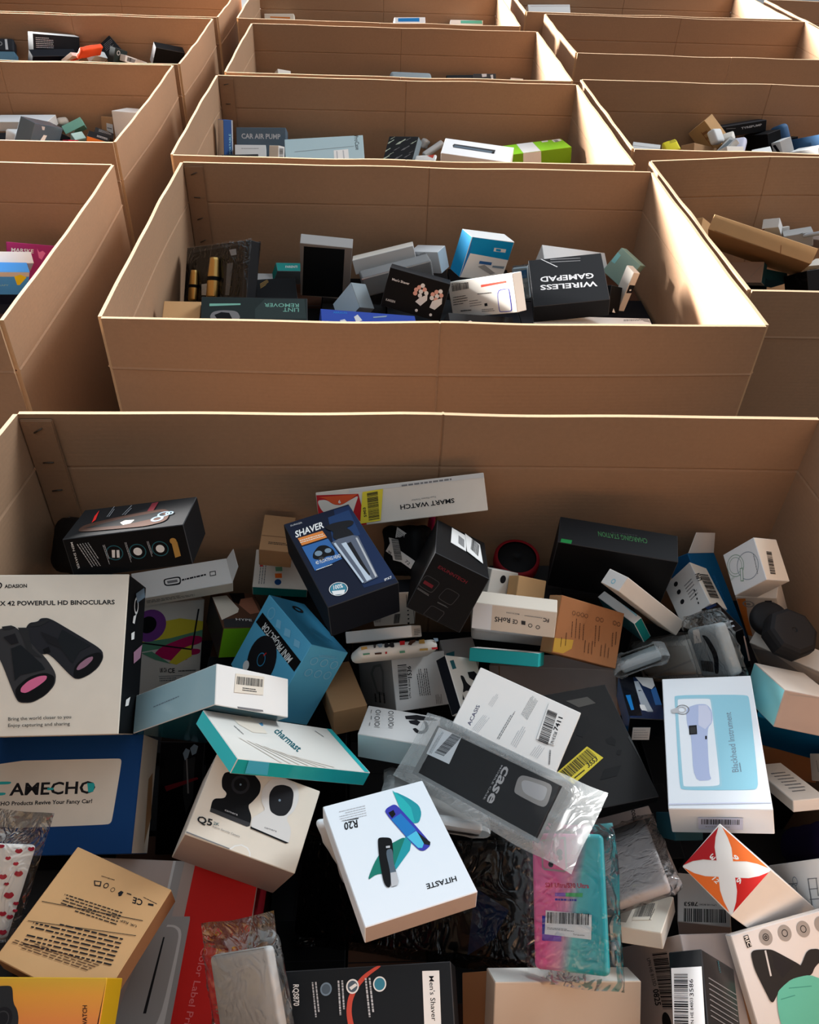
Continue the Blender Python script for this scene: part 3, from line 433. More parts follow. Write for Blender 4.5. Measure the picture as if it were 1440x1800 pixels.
["shaver_box","navy SHAVER box with an electric shaver picture leaning on the pile","box","C0",[0.9178,-0.3934,-0.0532,0.3936,0.9192,-0.0054,0.051,-0.0159,0.9986,-0.0446,0.841,0.8677],[0.1029,0.1825,0.0593],{"F":"navy","b":"navyd","l":"navyd","r":"navyd"},[["P","F","navy2",[[776,1791],[1019,1787],[1025,86],[567,117],[562,941]],None],["P","F","navy3",[[639,1669],[980,1690],[925,1113],[494,1061]],None],["T","F","white!",[[66,1468],[512,1491],[99,1605]],"SHAVER"],["T","F","lgrey",[[74,1727],[256,1720],[80,1761]],"SURKER"],["P","F","orange3",[[85,1441],[461,1434],[473,1270],[89,1271]],None],["F","F","cream",[[85,1317],[455,1301],[99,1398]],2],["P","F","denim",[[78,1241],[475,1238],[507,764],[83,708]],None],["P","F","black",[[174,1047],[300,1158],[404,1128],[466,988],[448,869],[322,910],[247,863],[134,940]],None],["C","F","steel",[[246,1012],[294,988]],0],["C","F","steel",[[387,1006],[430,985]],0],["C","F","dgrey",[[245,893],[280,876]],0],["T","F","white",[[138,812],[506,798],[147,883]],"4D FLOATING HEAD"],["F","F","white",[[102,698],[371,705],[108,728]],1],["C","F","white",[[247,244],[370,215]],0.08],["C","F","dteal3",[[247,244],[353,215]],0],["T","F","white!",[[184,259],[314,242],[205,335]],"100%"],["P","F","white",[[151,245],[322,192],[281,123],[149,169]],None],["P","F","ink",[[520,1496],[669,1514],[892,1473],[951,1411],[900,1344],[793,1337],[832,1249],[841,1110],[603,1117],[539,1215],[602,1341],[530,1422]],None],["P","F","steeld",[[486,1131],[605,1160],[819,1143],[885,1088],[817,212],[594,182]],None],["P","F","steell",[[606,1050],[678,1049],[706,449],[726,216],[645,205],[645,438]],None],["P","F","ink",[[678,1014],[742,1026],[737,557],[738,311],[715,282],[687,541]],None],["P","F","lgrey",[[833,1069],[858,1066],[808,236],[778,219]],None],["P","F","steell",[[508,1098],[540,1104],[605,209],[578,198]],None],["T","F","white",[[865,96],[976,105],[873,140]],"IPX7"]],{}],
["black_device_box","tall black box with faint rounded icon outlines and a red word on its face","box","C0",[0.8981,0.4294,-0.0954,-0.2697,0.3663,-0.8905,-0.3474,0.8255,0.4448,0.1114,0.8453,0.8507],[0.0823,0.0887,0.1708],"black",[["T","F","darkred!",[[127,705],[572,679],[136,751]],"EXUNNTECH"],["P","F","dgrey",[[4,393],[31,532],[74,554],[241,536],[259,507],[227,356],[191,338],[25,357]],None],["P","F","black",[[11,394],[38,525],[75,544],[235,527],[249,506],[219,366],[189,350],[30,368]],None],["P","F","darkred",[[51,419],[54,468],[195,455],[193,406]],None],["P","F","dgrey",[[322,348],[358,491],[398,518],[557,508],[577,480],[545,319],[509,300],[348,313]],None],["P","F","black",[[332,349],[365,484],[400,507],[550,499],[565,478],[537,328],[507,312],[354,324]],None],["P","F","dgrey",[[251,20],[290,177],[326,195],[495,186],[510,155],[479,4]],None],["P","F","black",[[261,25],[298,169],[328,185],[488,174],[499,153],[469,12]],None],["F","F","grey",[[18,306],[200,285],[21,336]],2],["F","F","grey",[[350,256],[514,254],[349,275]],2],["S","t","white",[[350,998],[594,920],[332,168]],["barcode_label",None,[["B","t","grey",[[377,875],[473,781],[371,436]],None]]]],["S","t","white",[[88,1215],[335,987],[107,311]],["barcode_label",None,[["B","t","ink",[[159,985],[279,786],[119,360]],None]]]]],{}],
["pink_case","slim pink case edge sticking up beside the tall black box","phone case","C0",[0.9994,0.0289,-0.0203,-0.01,-0.3187,-0.9478,-0.0338,0.9474,-0.3182,0.0981,1.0054,0.8088],[0.0076,0.065,0.0278],"pinkd",[],{"soft":0.004}],
["black_bag_parcel","black wrapped parcel plastered with overlapping white barcode labels","parcel","C0",[0.7724,0.0084,-0.635,-0.5014,0.6218,-0.6017,0.3898,0.7831,0.4845,0.0581,0.9636,0.7839],[0.0751,0.0789,0.0469],"black",[["S","F","white",[[300,548],[616,389],[342,785]],["barcode_label",None,[["F","F","grey",[[326,567],[612,414],[359,740]],6]]]],["S","F","white",[[123,383],[628,134],[206,513]],["barcode_label",None,[["T","F","ink",[[509,238],[592,187],[544,278]],"72"],["T","F","ink!",[[167,367],[233,333],[183,402]],"95"]]]],["S","F","white",[[282,250],[474,226],[188,608]],["barcode_label",None,[["B","F","ink",[[318,262],[241,591],[466,263]],None]]]]],{"soft":0.012}],
["striped_label_box","grey box with thin barcode stripes wedged under the shaver box","box","C0",[0.9951,0.0042,0.0984,0.0967,0.1503,-0.9839,-0.0189,0.9886,0.1492,0.0361,0.9106,0.7176],[0.0665,0.0662,0.0347],{"F":"cream2","t":"dgrey2"},[["F","F","ink",[[105,83],[117,181],[1,92]],8],["P","F","ink",[[544,47],[574,44],[575,7],[546,9]],None],["C","F","ink",[[556,120],[571,119]],0],["C","F","ink",[[549,207],[565,206]],0],["C","F","ink",[[543,293],[557,292]],0],["B","F","ink",[[311,41],[408,46],[327,238]],None],["F","F","ink",[[534,391],[518,633],[511,393]],1],["P","F","ink",[[604,626],[615,625],[661,12],[655,13]],None]],{}],
["slim_white_box","slim white box lying on top of the patterned phone case","box","C0",[0.9527,-0.0901,-0.2904,-0.1176,0.7715,-0.6253,0.2804,0.6298,0.7244,0.0192,0.8241,0.7403],[0.1029,0.0173,0.0609],"white",[["F","r","grey",[[15,493],[22,114],[120,473]],4]],{}],
["patterned_phone_case","cream phone case with small colourful picture pattern, seen edge on","phone case","C0",[0.9149,-0.18,0.3613,0.3144,0.879,-0.3584,-0.2531,0.4415,0.8608,0.0343,0.7834,0.7494],[0.1286,0.0187,0.0428],"ivory",[["P","F","gold",[[29,150],[121,150],[124,115],[30,106]],None],["P","F","dgrey",[[227,168],[273,167],[255,121],[226,115]],None],["P","F","steel",[[284,171],[368,173],[358,121],[310,116]],None],["P","F","ink",[[407,178],[446,183],[467,147],[514,183],[551,183],[553,103],[505,99],[471,120],[430,106],[388,109]],None],["P","F","red2",[[649,183],[736,183],[721,124],[644,122]],None],["P","F","brownd",[[769,120],[822,183],[911,183],[903,154],[849,131],[824,106]],None],["P","F","gold",[[967,175],[1056,177],[1051,114],[954,119]],None],["P","F","steel",[[1207,183],[1282,176],[1282,130],[1224,126]],None],["P","F","green3",[[38,53],[148,52],[144,30],[42,27]],None],["P","F","brownd",[[221,45],[333,44],[328,18],[225,19]],None],["P","F","red2",[[390,47],[419,48],[412,14],[383,13]],None],["P","F","green3",[[616,36],[702,37],[699,4],[614,4]],None],["P","F","gold",[[946,42],[1084,38],[1076,7],[940,12]],None],["P","F","red2",[[1144,42],[1244,42],[1241,10],[1147,11]],None]],{"soft":0.009}],
["grey_tilted_box","small plain grey box tilted beside the patterned phone case","box","C0",[0.9927,-0.1195,-0.0168,0.1204,0.9897,0.0775,0.0074,-0.079,0.9969,0.1378,0.8275,0.6829],[0.0532,0.0503,0.0299],"grey2",[["P","F","dteal",[[47,196],[185,227],[153,66],[35,84]],None]],{}],
["headset_grey_box","grey box with barcode 1536 and ruled lines on its end","box","C0",[0.9406,-0.0949,0.326,0.2889,0.7281,-0.6217,-0.1783,0.6789,0.7122,0.0484,0.8261,0.6305],[0.0877,0.0817,0.1638],{"F":"lgrey2","l":"grey2","t":"lgrey2"},[["B","F","ink",[[214,173],[231,690],[69,178]],None],["T","F","ink",[[255,181],[266,464],[224,185]],"LPN HE 80368"],["T","F","ink!",[[298,474],[299,653],[231,482]],"1536"],["F","F","ink",[[590,178],[571,583],[393,191]],6],["F","F","ink",[[764,26],[764,169],[654,35]],5],["P","l","grey3",[[286,599],[157,776],[112,1149],[225,1249],[606,1186],[603,833]],None],["P","l","grey2",[[280,723],[183,861],[158,1092],[244,1156],[555,1096],[554,892]],None],["F","l","dgrey",[[714,1284],[556,1285],[736,658]],3]],{"gloss":1}],
["headset_slim_box","narrow white box with a black side standing beside the barcode 1536 box","box","C0",[0.694,-0.2367,0.68,0.3914,0.9167,-0.0803,-0.6044,0.3219,0.7288,0.1353,0.7356,0.7269],[0.0724,0.0852,0.0194],{"F":"ivory","l":"navyd","t":"ivory"},[["P","F","dteal",[[64,763],[163,786],[169,653],[71,632]],None],["P","F","ink",[[202,552],[287,543],[307,442],[411,374],[328,297],[260,323],[139,274],[217,393]],None],["P","F","ink",[[410,610],[584,636],[683,552],[509,482],[413,521]],None],["P","F","ink",[[132,260],[136,175],[92,173]],None]],{}],
["neckband_headset_box","white box with a black neckband headset picture below the barcode 1536 box","box","C0",[0.9686,0.2486,0.0024,-0.2428,0.944,0.2233,0.0532,-0.2169,0.9747,0.0392,0.6588,0.7154],[0.104,0.0589,0.0427],{"F":"lgrey2","b":"ice2"},[["P","F","ink",[[549,493],[705,554],[950,547],[1017,510],[784,462],[578,434]],None],["P","F","ink",[[619,413],[725,456],[785,427],[762,347],[653,364]],None],["P","F","ink",[[815,461],[885,443],[926,323],[881,205],[779,193],[704,268],[742,299],[803,250],[855,262],[877,332],[849,412]],None],["C","F","dgrey",[[165,489],[200,498]],0.25],["C","F","dgrey",[[345,511],[380,520]],0.25],["C","F","dgrey",[[182,359],[217,368]],0.25],["C","F","dgrey",[[375,384],[410,393]],0.25],["C","F","dgrey",[[212,243],[246,252]],0.25],["C","F","dgrey",[[402,272],[436,281]],0.25],["F","F","ink",[[147,413],[226,419],[142,434]],1],["F","F","ink",[[327,435],[405,440],[322,456]],1],["F","F","ink",[[165,284],[242,290],[159,305]],1],["F","F","ink",[[356,309],[434,315],[352,330]],1],["F","F","ink",[[194,170],[271,176],[189,190]],1],["F","F","ink",[[383,199],[460,204],[378,219]],1],["F","F","ink",[[86,434],[70,521],[69,430]],1],["F","F","ink",[[119,308],[103,393],[101,304]],1],["F","F","ink",[[128,179],[112,263],[111,175]],1]],{}],
["small_kraft_box","small brown carton wedged below the projector box","box","C0",[0.9604,0.001,0.2787,0.2722,0.2119,-0.9386,-0.06,0.9773,0.2033,-0.0443,0.7502,0.6843],[0.0502,0.045,0.1038],"kraft",[],{}],
["compliance_box","white box printed with RoHS and recycling symbols upside down","box","C0",[-0.974,-0.0395,-0.223,0.2184,-0.4234,-0.8792,-0.0597,-0.9051,0.4211,0.2058,0.7904,0.823],[0.1174,0.0396,0.0476],{"F":"ivoryt"},[["P","F","whiteb",[[903,4],[1170,4],[1170,392],[897,392]],None],["T","F","dgrey!",[[636,175],[856,181],[635,250]],"RoHS"],["T","F","dgrey!",[[528,190],[601,188],[528,254]],"CE"],["C","F","dgrey",[[350,248],[321,250]],0.3],["P","F","dgrey",[[480,190],[422,191],[419,251],[475,247]],None],["C","F","dgrey",[[243,260],[214,261]],0.3],["T","F","dgrey!",[[99,114],[181,111],[99,169]],"FC"],["T","F","grey",[[516,88],[703,83],[517,111]],"MADE IN CHINA"],["F","F","grey",[[197,104],[476,97],[198,124]],1]],{}],
["grey_flat_box","flat dull grey box under the RoHS box","box","C0",[0.9942,0.0697,-0.0814,-0.0871,0.0831,-0.9927,-0.0624,0.9941,0.0887,0.2117,0.8386,0.7433],[0.1159,0.0216,0.0602],"grey2",[],{"soft":0.006}],
["turquoise_slim_box","slim turquoise box with a bowed white top in the middle of the pile","box","C0",[0.9332,0.0715,-0.3521,-0.2901,0.7282,-0.621,0.212,0.6817,0.7003,0.1999,0.7707,0.7512],[0.1022,0.0194,0.0477],{"F":"teal","t":"white","r":"teal"},[],{}],
["earbud_white_box","little white box with a black dot and figure, beside a small kraft box","box","C0",[0.7835,0.2043,0.5868,0.3461,0.6409,-0.6852,-0.5161,0.7399,0.4315,0.1937,0.89,0.7782],[0.0606,0.0517,0.03],{"F":"ivory"},[["C","F","ink",[[282,384],[345,392]],0],["P","F","ink",[[345,61],[352,137],[424,99],[427,175],[453,162],[472,28],[421,23]],None],["C","F","ink",[[271,92],[312,96]],0.4]],{}],
["small_square_kraft_box","small tan square box standing behind the RoHS box","box","C0",[0.9234,0.1629,0.3476,0.1131,0.7499,-0.6519,-0.3668,0.6412,0.674,0.2389,0.8728,0.7802],[0.05,0.045,0.0298],"kraftl",[],{}],
["perforated_kraft_box","brown carton printed with dashes and circles, yellow stain at its corner","box","C0",[0.8859,0.2161,0.4106,0.1043,0.7695,-0.6301,-0.4521,0.601,0.6591,0.3168,0.8033,0.7675],[0.1212,0.085,0.0298],{"F":"kraftb","l":"kraft","t":"kraft"},[["P","F","stain",[[4,216],[345,257],[338,129],[201,30],[12,19]],None],["F","F","brownd",[[313,292],[272,594],[289,287]],1],["F","F","brownd",[[384,293],[343,596],[360,288]],1],["F","F","brownd",[[455,294],[415,598],[431,289]],1],["F","F","brownd",[[526,295],[486,599],[502,290]],1],["F","F","brownd",[[147,117],[135,282],[124,112]],1],["F","F","brownd",[[228,148],[208,353],[204,143]],1],["F","F","brownd",[[761,245],[710,607],[737,240]],1],["F","F","brownd",[[814,342],[784,609],[790,337]],1],["F","F","brownd",[[588,124],[566,346],[564,119]],1],["F","F","brownd",[[660,125],[638,347],[636,120]],1],["F","F","brownd",[[722,123],[700,346],[698,118]],1],["F","F","brownd",[[896,131],[874,355],[871,125]],1],["F","F","brownd",[[969,131],[951,342],[944,126]],1],["F","F","brownd",[[1036,130],[1020,328],[1011,125]],1],["F","F","brownd",[[1080,312],[1044,608],[1055,307]],1],["F","F","brownd",[[1138,353],[1112,609],[1113,348]],1],["C","F","brownd",[[262,640],[293,647]],0.2],["C","F","brownd",[[344,644],[374,651]],0.2],["C","F","brownd",[[422,648],[453,655]],0.2],["C","F","brownd",[[494,650],[525,657]],0.2],["C","F","brownd",[[712,650],[744,657]],0.2],["C","F","brownd",[[792,654],[824,661]],0.2],["C","F","brownd",[[1043,666],[1075,674]],0.2],["C","F","brownd",[[1119,663],[1152,670]],0.2]],{}],
["greige_wide_box","wide plain greige box lying beneath the turquoise and perforated boxes","box","C0",[0.9217,-0.107,-0.3729,-0.2743,0.5001,-0.8214,0.2743,0.8593,0.4316,0.2976,0.8091,0.6235],[0.2006,0.0921,0.0537],{"F":"pinkgrey"},[["P","F","kraft2",[[162,917],[178,917],[141,33],[125,32]],None]],{}],
["charging_station_box","long black CHARGING STATION box by the back wall of the nearest carton","box","C0",[-0.9737,-0.2274,-0.0121,0.227,-0.9649,-0.1322,0.0184,-0.1315,0.9911,0.379,0.9219,0.7999],[0.1812,0.0532,0.1116],{"F":"black2","b":"black","t":"black","l":"black"},[["T","F","green2",[[473,168],[1220,183],[455,268]],"CHARGING STATION"],["F","F","dgrey",[[621,119],[1187,151],[611,152]],1],["P","F","green",[[1762,456],[1597,454],[1607,528],[1770,528]],None]],{}],
["round_tin","dark round tin with a red rim half buried by the back wall","tin","C0",[1.0,0.0,0.0,0.0,0.9889,-0.1483,-0.0,0.1483,0.9889,0.2417,0.9778,0.74],[0.0662,0.0662,0.035],"black",[],{"puck":[0.036,0.035,"tin"]}],
["opened_white_box","white box with its end flap open, slanting across the right of the pile","box","C0",[0.7364,0.5568,0.3842,0.0176,0.552,-0.8337,-0.6763,0.6207,0.3967,0.4146,0.8434,0.7884],[0.1511,0.0251,0.0423],{"F":"cream2","l":"white"},[["C","l","paleblue",[[152,218],[137,257]],0.4]],{}],
["slim_teal_end_box","slim white box with a teal end below the opened white box","box","C0",[0.4076,0.7668,-0.4958,-0.8763,0.4812,0.024,0.257,0.4247,0.8681,0.3985,0.8602,0.7388],[0.0882,0.0149,0.0494],{"F":"white","r":"teal2","b":"dteal"},[["P","F","paleblue",[[415,143],[463,145],[791,145],[814,115]],None]],{}],
["icon_barcode_box","white box with three round black icons and a big barcode end","box","C0",[0.4661,-0.0782,-0.8812,0.0069,0.9964,-0.0848,0.8847,0.0335,0.465,0.5106,0.8763,0.7649],[0.061,0.087,0.0379],{"F":"lgrey2","r":"ivoryt"},[["C","F","ink",[[216,723],[248,695]],0],["C","F","ink",[[205,564],[237,538]],0],["C","F","ink",[[187,374],[219,348]],0],["F","F","grey",[[333,256],[508,267],[339,597]],6],["P","F","ink",[[460,400],[484,393],[475,357],[452,366]],None],["P","F","ink",[[449,322],[473,315],[464,279],[442,288]],None],["P","F","ink",[[439,244],[462,238],[453,202],[431,211]],None],["P","F","ink",[[428,167],[451,161],[442,125],[420,134]],None],["B","r","ink",[[132,307],[640,287],[193,79]],None],["T","r","ink!",[[512,287],[660,276],[429,429]],"LPN"]],{}],
["tall_blue_box","tall deep-blue box with an open white flap leaning in the back right","box","C0",[0.7159,-0.254,0.6504,0.5109,0.8254,-0.2401,-0.4758,0.5042,0.7207,0.561,0.926,0.7056],[0.1042,0.1521,0.0423],{"F":"deepblue","l":"deepblue2"},[["F","F","azure",[[607,1101],[634,259],[708,1112]],2]],{"flap":[["t",0.035,35]]}],
["teething_white_box","white box with a thin line drawing and barcode end in the back right corner","box","C0",[0.3391,-0.0804,-0.9373,-0.3388,0.919,-0.2014,0.8776,0.3859,0.2844,0.5817,0.8668,0.8397],[0.0664,0.0679,0.0456],{"F":"whiteb2","r":"ivoryt","b":"lgrey2"},[["C","F","green5",[[183,421],[349,465]],0.06],["C","F","green5",[[183,421],[308,454]],0.06],["C","F","lgrey3",[[406,327],[581,450]],0.06],["P","F","green5",[[249,350],[311,338],[251,137],[193,160]],None],["P","F","whiteb2",[[257,333],[295,325],[241,158],[208,169]],None],["F","F","grey",[[529,136],[573,567],[555,139]],1],["F","F","green5",[[13,234],[105,252],[1,267]],3],["B","r","ink",[[93,248],[461,190],[96,349]],None]],{}],
["orange_corner_box","beige box with an orange panel under the two round black devices","box","C0",[0.8048,-0.4665,-0.3669,-0.4324,-0.0374,-0.9009,0.4065,0.8837,-0.2318,0.6291,0.8715,0.7385],[0.0601,0.1283,0.0399],{"F":"cream2"},[["P","F","orange3",[[14,1236],[145,1253],[93,744],[74,175],[4,209],[4,736]],None],["P","F","ink",[[418,1213],[520,1220],[505,1074],[406,1080]],None],["P","F","cream2",[[435,1182],[487,1186],[482,1125],[430,1122]],None],["C","F","grey2",[[165,1104],[254,1110]],0.3],["C","F","grey2",[[165,1104],[198,1106]],0]],{}],
["round_black_speaker","matt black round device with a centre dimple near the right wall","speaker","C0",[0.995,0.024,0.0966,0.0,0.9704,-0.2414,-0.0995,0.2402,0.9656,0.5917,0.7469,0.8251],[0.0655,0.0655,0.0308],"softblack",[],{"puck":[0.037,0.032,"oct"]}],
["round_black_device","smaller black disc lying behind the dimpled round device","speaker","C0",[0.995,-0.024,-0.0966,-0.0,0.9704,-0.2414,0.0995,0.2402,0.9656,0.5853,0.7918,0.8071],[0.0485,0.0485,0.0195],"softblack",[],{"puck":[0.027,0.02,"puck"]}],
["window_box","beige box with a clear window on top lying along the right wall","box","C0",[0.6494,-0.502,-0.5712,-0.7219,-0.1709,-0.6706,0.239,0.8478,-0.4733,0.6267,0.7582,0.7528],[0.1051,0.0896,0.0298],{"F":"cream2","b":"pinkgrey"},[["P","F","grey2",[[29,715],[321,892],[881,381],[656,4],[70,136]],None],["P","F","cream",[[504,892],[551,892],[1016,809],[1002,684]],None]],{}],
["ice_blue_gift_box","box with a pale turquoise side and greige front at the right wall","box","C0",[0.9791,0.1955,-0.0558,-0.147,0.491,-0.8587,-0.1405,0.8489,0.5095,0.5671,0.6581,0.7967],[0.0728,0.0521,0.0985],{"F":"pinkgrey","l":"aqua","t":"cream2"},[["P","F","grey2",[[52,474],[460,509],[462,503],[55,466]],None],["P","l","tealshade",[[149,515],[148,524],[142,559]],None]],{}],
["blue_gloss_box","glossy blue box wedged under the pale turquoise box","box","C0",[0.7826,-0.404,-0.4737,-0.5459,-0.0795,-0.834,0.2992,0.9113,-0.2828,0.6209,0.6798,0.7039],[0.0967,0.0914,0.0513],{"F":"deepblue","t":"azure2"},[],{}],
["orange_brown_carton","orange brown carton panel beside the Blackhead Instrument box","box","C0",[0.8562,-0.3671,-0.3634,-0.3524,0.0992,-0.9306,0.3777,0.9249,-0.0444,0.6392,0.6882,0.6158],[0.0703,0.0787,0.0427],"kraftb",[],{}],
["ivory_slim_box","slim ivory box with fine print at the right edge, beneath the orange brown carton","box","C0",[0.9972,-0.014,-0.0741,0.0548,0.8093,0.5848,0.0518,-0.5872,0.8078,0.5558,0.5723,0.7209],[0.0442,0.1142,0.0155],{"F":"ivory","b":"white"},[["F","F","grey",[[125,197],[346,200],[134,856]],7]],{}],
["beige_edge_box","beige box cut off by the right frame edge above the ivory slim box","box","C0",[-0.0203,0.0671,-0.9975,-0.5451,0.8357,0.0673,0.8381,0.5451,0.0196,0.6324,0.595,0.7259],[0.0637,0.0363,0.0398],"cream2",[["F","F","ink",[[164,272],[213,57],[192,272]],1]],{}],
["violet_pouch","dark violet cloth pouch near the right edge under the Blackhead Instrument box","pouch","C0",[-0.2275,0.1723,-0.9584,-0.4213,0.87,0.2564,0.878,0.4621,-0.1253,0.6262,0.5396,0.6218],[0.3058,0.0585,0.0533],"violet",[],{"soft":0.03}],
["toothbrush_box","glossy dark blue box with silver streaks partly wrapped in film","box","C0",[0.9914,0.1287,-0.0232,-0.1139,0.9368,0.3308,0.0643,-0.3253,0.9434,0.393,0.7075,0.711],[0.0511,0.1056,0.0359],{"F":"navy2","l":"azure","b":"black"},[["P","F","azure",[[30,568],[108,582],[96,184],[43,179]],None],["P","F","steell",[[209,936],[276,941],[354,169],[280,163],[209,211]],None],["P","F","navy",[[235,700],[279,704],[316,365],[273,362]],None],["P","F","white",[[174,335],[310,328],[347,186],[202,192]],None],["P","F","lgrey2",[[251,1052],[504,1041],[499,839],[437,736],[322,825]],None],["P","F","denim",[[422,715],[507,802],[507,344],[416,337]],None],["P","F","navyd",[[14,1042],[214,1038],[205,582],[180,66],[4,50]],None],["P","F","azure",[[31,549],[101,566],[94,194],[50,183]],None],["P","F","steell",[[218,660],[276,684],[357,187],[281,166]],None],["S","b","white",[[58,2],[298,17],[58,208]],["barcode_label",None,[["F","b","lgrey",[[88,22],[284,34],[72,186]],4]]]]],{"gloss":1}],
["black_gadget_box","narrow glossy black and white box standing above the Blackhead Instrument box","box","C0",[0.912,-0.3819,0.1493,0.2349,0.1881,-0.9536,0.3362,0.9048,0.2613,0.5312,0.7898,0.7695],[0.0264,0.0764,0.0724],{"F":"black","t":"black2","l":"steel"},[["F","F","white",[[81,292],[68,540],[104,286]],1],["P","F","pinkgrey",[[239,623],[260,619],[260,127],[232,131]],None],["P","t","steell",[[214,459],[55,476],[30,515],[204,526]],None],["P","t","steell",[[195,572],[71,585],[71,625],[194,612]],None],["P","t","navy2",[[204,9],[41,27],[40,71],[195,81]],None]],{"gloss":1}],
["clear_bagged_cable","crumpled clear bag holding a grey cable and printed slip","bag","C0",[0.1171,-0.2644,-0.9573,-0.5808,0.7637,-0.2819,0.8056,0.589,-0.0641,0.4963,0.7523,0.7848],[0.0848,0.0746,0.0196],"slatel",[["B","F","ink",[[75,116],[395,80],[135,272]],None],["P","F","ink",[[400,637],[568,600],[680,328],[523,52],[402,57],[535,293],[472,519]],None],["P","F","white",[[214,721],[395,727],[350,528],[125,523]],None]],{"soft":0.006,"bag":["clear",[0.012,0.012],[0.015,0.02],0.016]}],
["padded_white_bag","white cushioned bag slumped beside the clear bagged cable","bag","C0",[0.1404,-0.3521,-0.9254,-0.593,0.7186,-0.3633,0.7929,0.5998,-0.1079,0.4926,0.8425,0.6565],[0.1851,0.0536,0.0324],"ivory",[["P","F","lgrey2",[[315,48],[1828,280],[1847,255],[410,32]],None]],{"soft":0.012,"bag":["frost",[0.03,0.01],[0.01,0.01],0.012]}],
["translucent_bag","curled translucent bag beside the perforated brown carton","bag","C0",[0.8862,0.17,-0.4309,0.0746,0.8657,0.495,0.4572,-0.4709,0.7545,0.4079,0.784,0.7269],[0.0623,0.0316,0.0152],"slatel",[],{"soft":0.005,"bag":["frost",[0.012,0.012],[0.01,0.01],0.01]}],
["label_printer_box","large red and grey box with a label printer picture at the lower left","box","C0",[-0.0737,0.9951,-0.0659,-0.9767,-0.0854,-0.197,-0.2016,0.0498,0.9782,-0.2534,0.4224,0.6039],[0.2058,0.2126,0.0627],{"F":"pinkgrey","t":"redd","r":"grey2"},[["P","F","red",[[16,1280],[37,2122],[2031,2100],[2030,1244]],None],["P","F","grey2",[[4,1013],[4,1136],[1756,1081],[1758,1033]],None],["P","F","lgrey2",[[4,986],[4,1021],[1339,1003],[1340,978]],None],["T","F","pinkd2",[[738,1575],[2018,1504],[742,1658]],"The Color Label Printer"],["P","F","grey2",[[669,892],[650,1342],[685,1350],[1791,1356],[1946,1356],[1977,654]],None],["P","F","lgrey2",[[756,1042],[751,1170],[793,1257],[883,1290],[1794,1284],[1869,1278],[1879,1063]],None],["P","F","grey2",[[780,1022],[774,1162],[817,1231],[908,1257],[1797,1224],[1879,1063],[1894,728]],None],["P","F","ink",[[893,1061],[892,1081],[1700,1047],[1702,1011]],None]],{}],
["cleaner_kraft_box","tan box printed with upside-down text and approval symbols","box","C0",[-0.9125,-0.409,-0.0092,0.4091,-0.9125,-0.0066,-0.0057,-0.0098,0.9999,-0.3157,0.4016,0.7341],[0.1318,0.1344,0.0301],{"F":"kraftl","l":"kraftb","t":"kraft","r":"kraft"},[["T","F","ink!",[[226,223],[348,236],[200,286]],"CE"],["P","F","ink",[[152,229],[90,215],[79,235],[143,250]],None],["F","F","ink",[[61,191],[315,185],[56,206]],1],["P","F","ink",[[537,266],[519,233],[483,235],[483,281],[506,295]],None],["C","F","ink",[[614,260],[591,250]],0.2],["C","F","ink",[[713,251],[685,239]],0.3],["P","F","ink",[[878,256],[790,232],[763,285],[835,303]],None],["P","F","kraftl",[[856,262],[797,245],[783,278],[831,290]],None],["P","F","ink",[[444,227],[387,220],[380,230],[437,236]],None],["F","F","ink",[[664,153],[876,178],[662,168]],1],["F","F","ink",[[356,413],[1082,495],[333,571]],5],["P","F","ink",[[91,410],[1265,672],[1262,678],[89,417]],None],["P","F","ink",[[65,572],[1260,901],[1258,907],[63,578]],None],["T","F","ink",[[118,481],[322,495],[117,505]],"UK REP"],["F","F","ink",[[176,635],[1201,828],[119,940]],7],["F","F","brownd",[[227,962],[1203,1075],[330,1074]],4]],{}],
["sport_watch_box","yellow and orange box with part of a black watch at the lower left","box","C0",[0.9933,0.0276,-0.1124,-0.0628,0.9444,-0.3229,0.0973,0.3278,0.9397,-0.3333,0.3051,0.761],[0.1419,0.0687,0.042],{"F":"sunset","r":"mustard","t":"kraft"},[["P","F","black",[[1415,679],[1415,679],[1403,12],[1384,12]],None],["P","F","charcoal",[[240,604],[430,614],[462,587],[501,464],[559,403],[593,325],[603,188],[362,152]],None],["C","F","ink",[[421,324],[526,324]],0],["C","F","dgrey",[[421,324],[494,324]],0.15],["T","F","brownd!",[[1300,262],[1261,448],[1254,262]],"WATCH"]],{}],
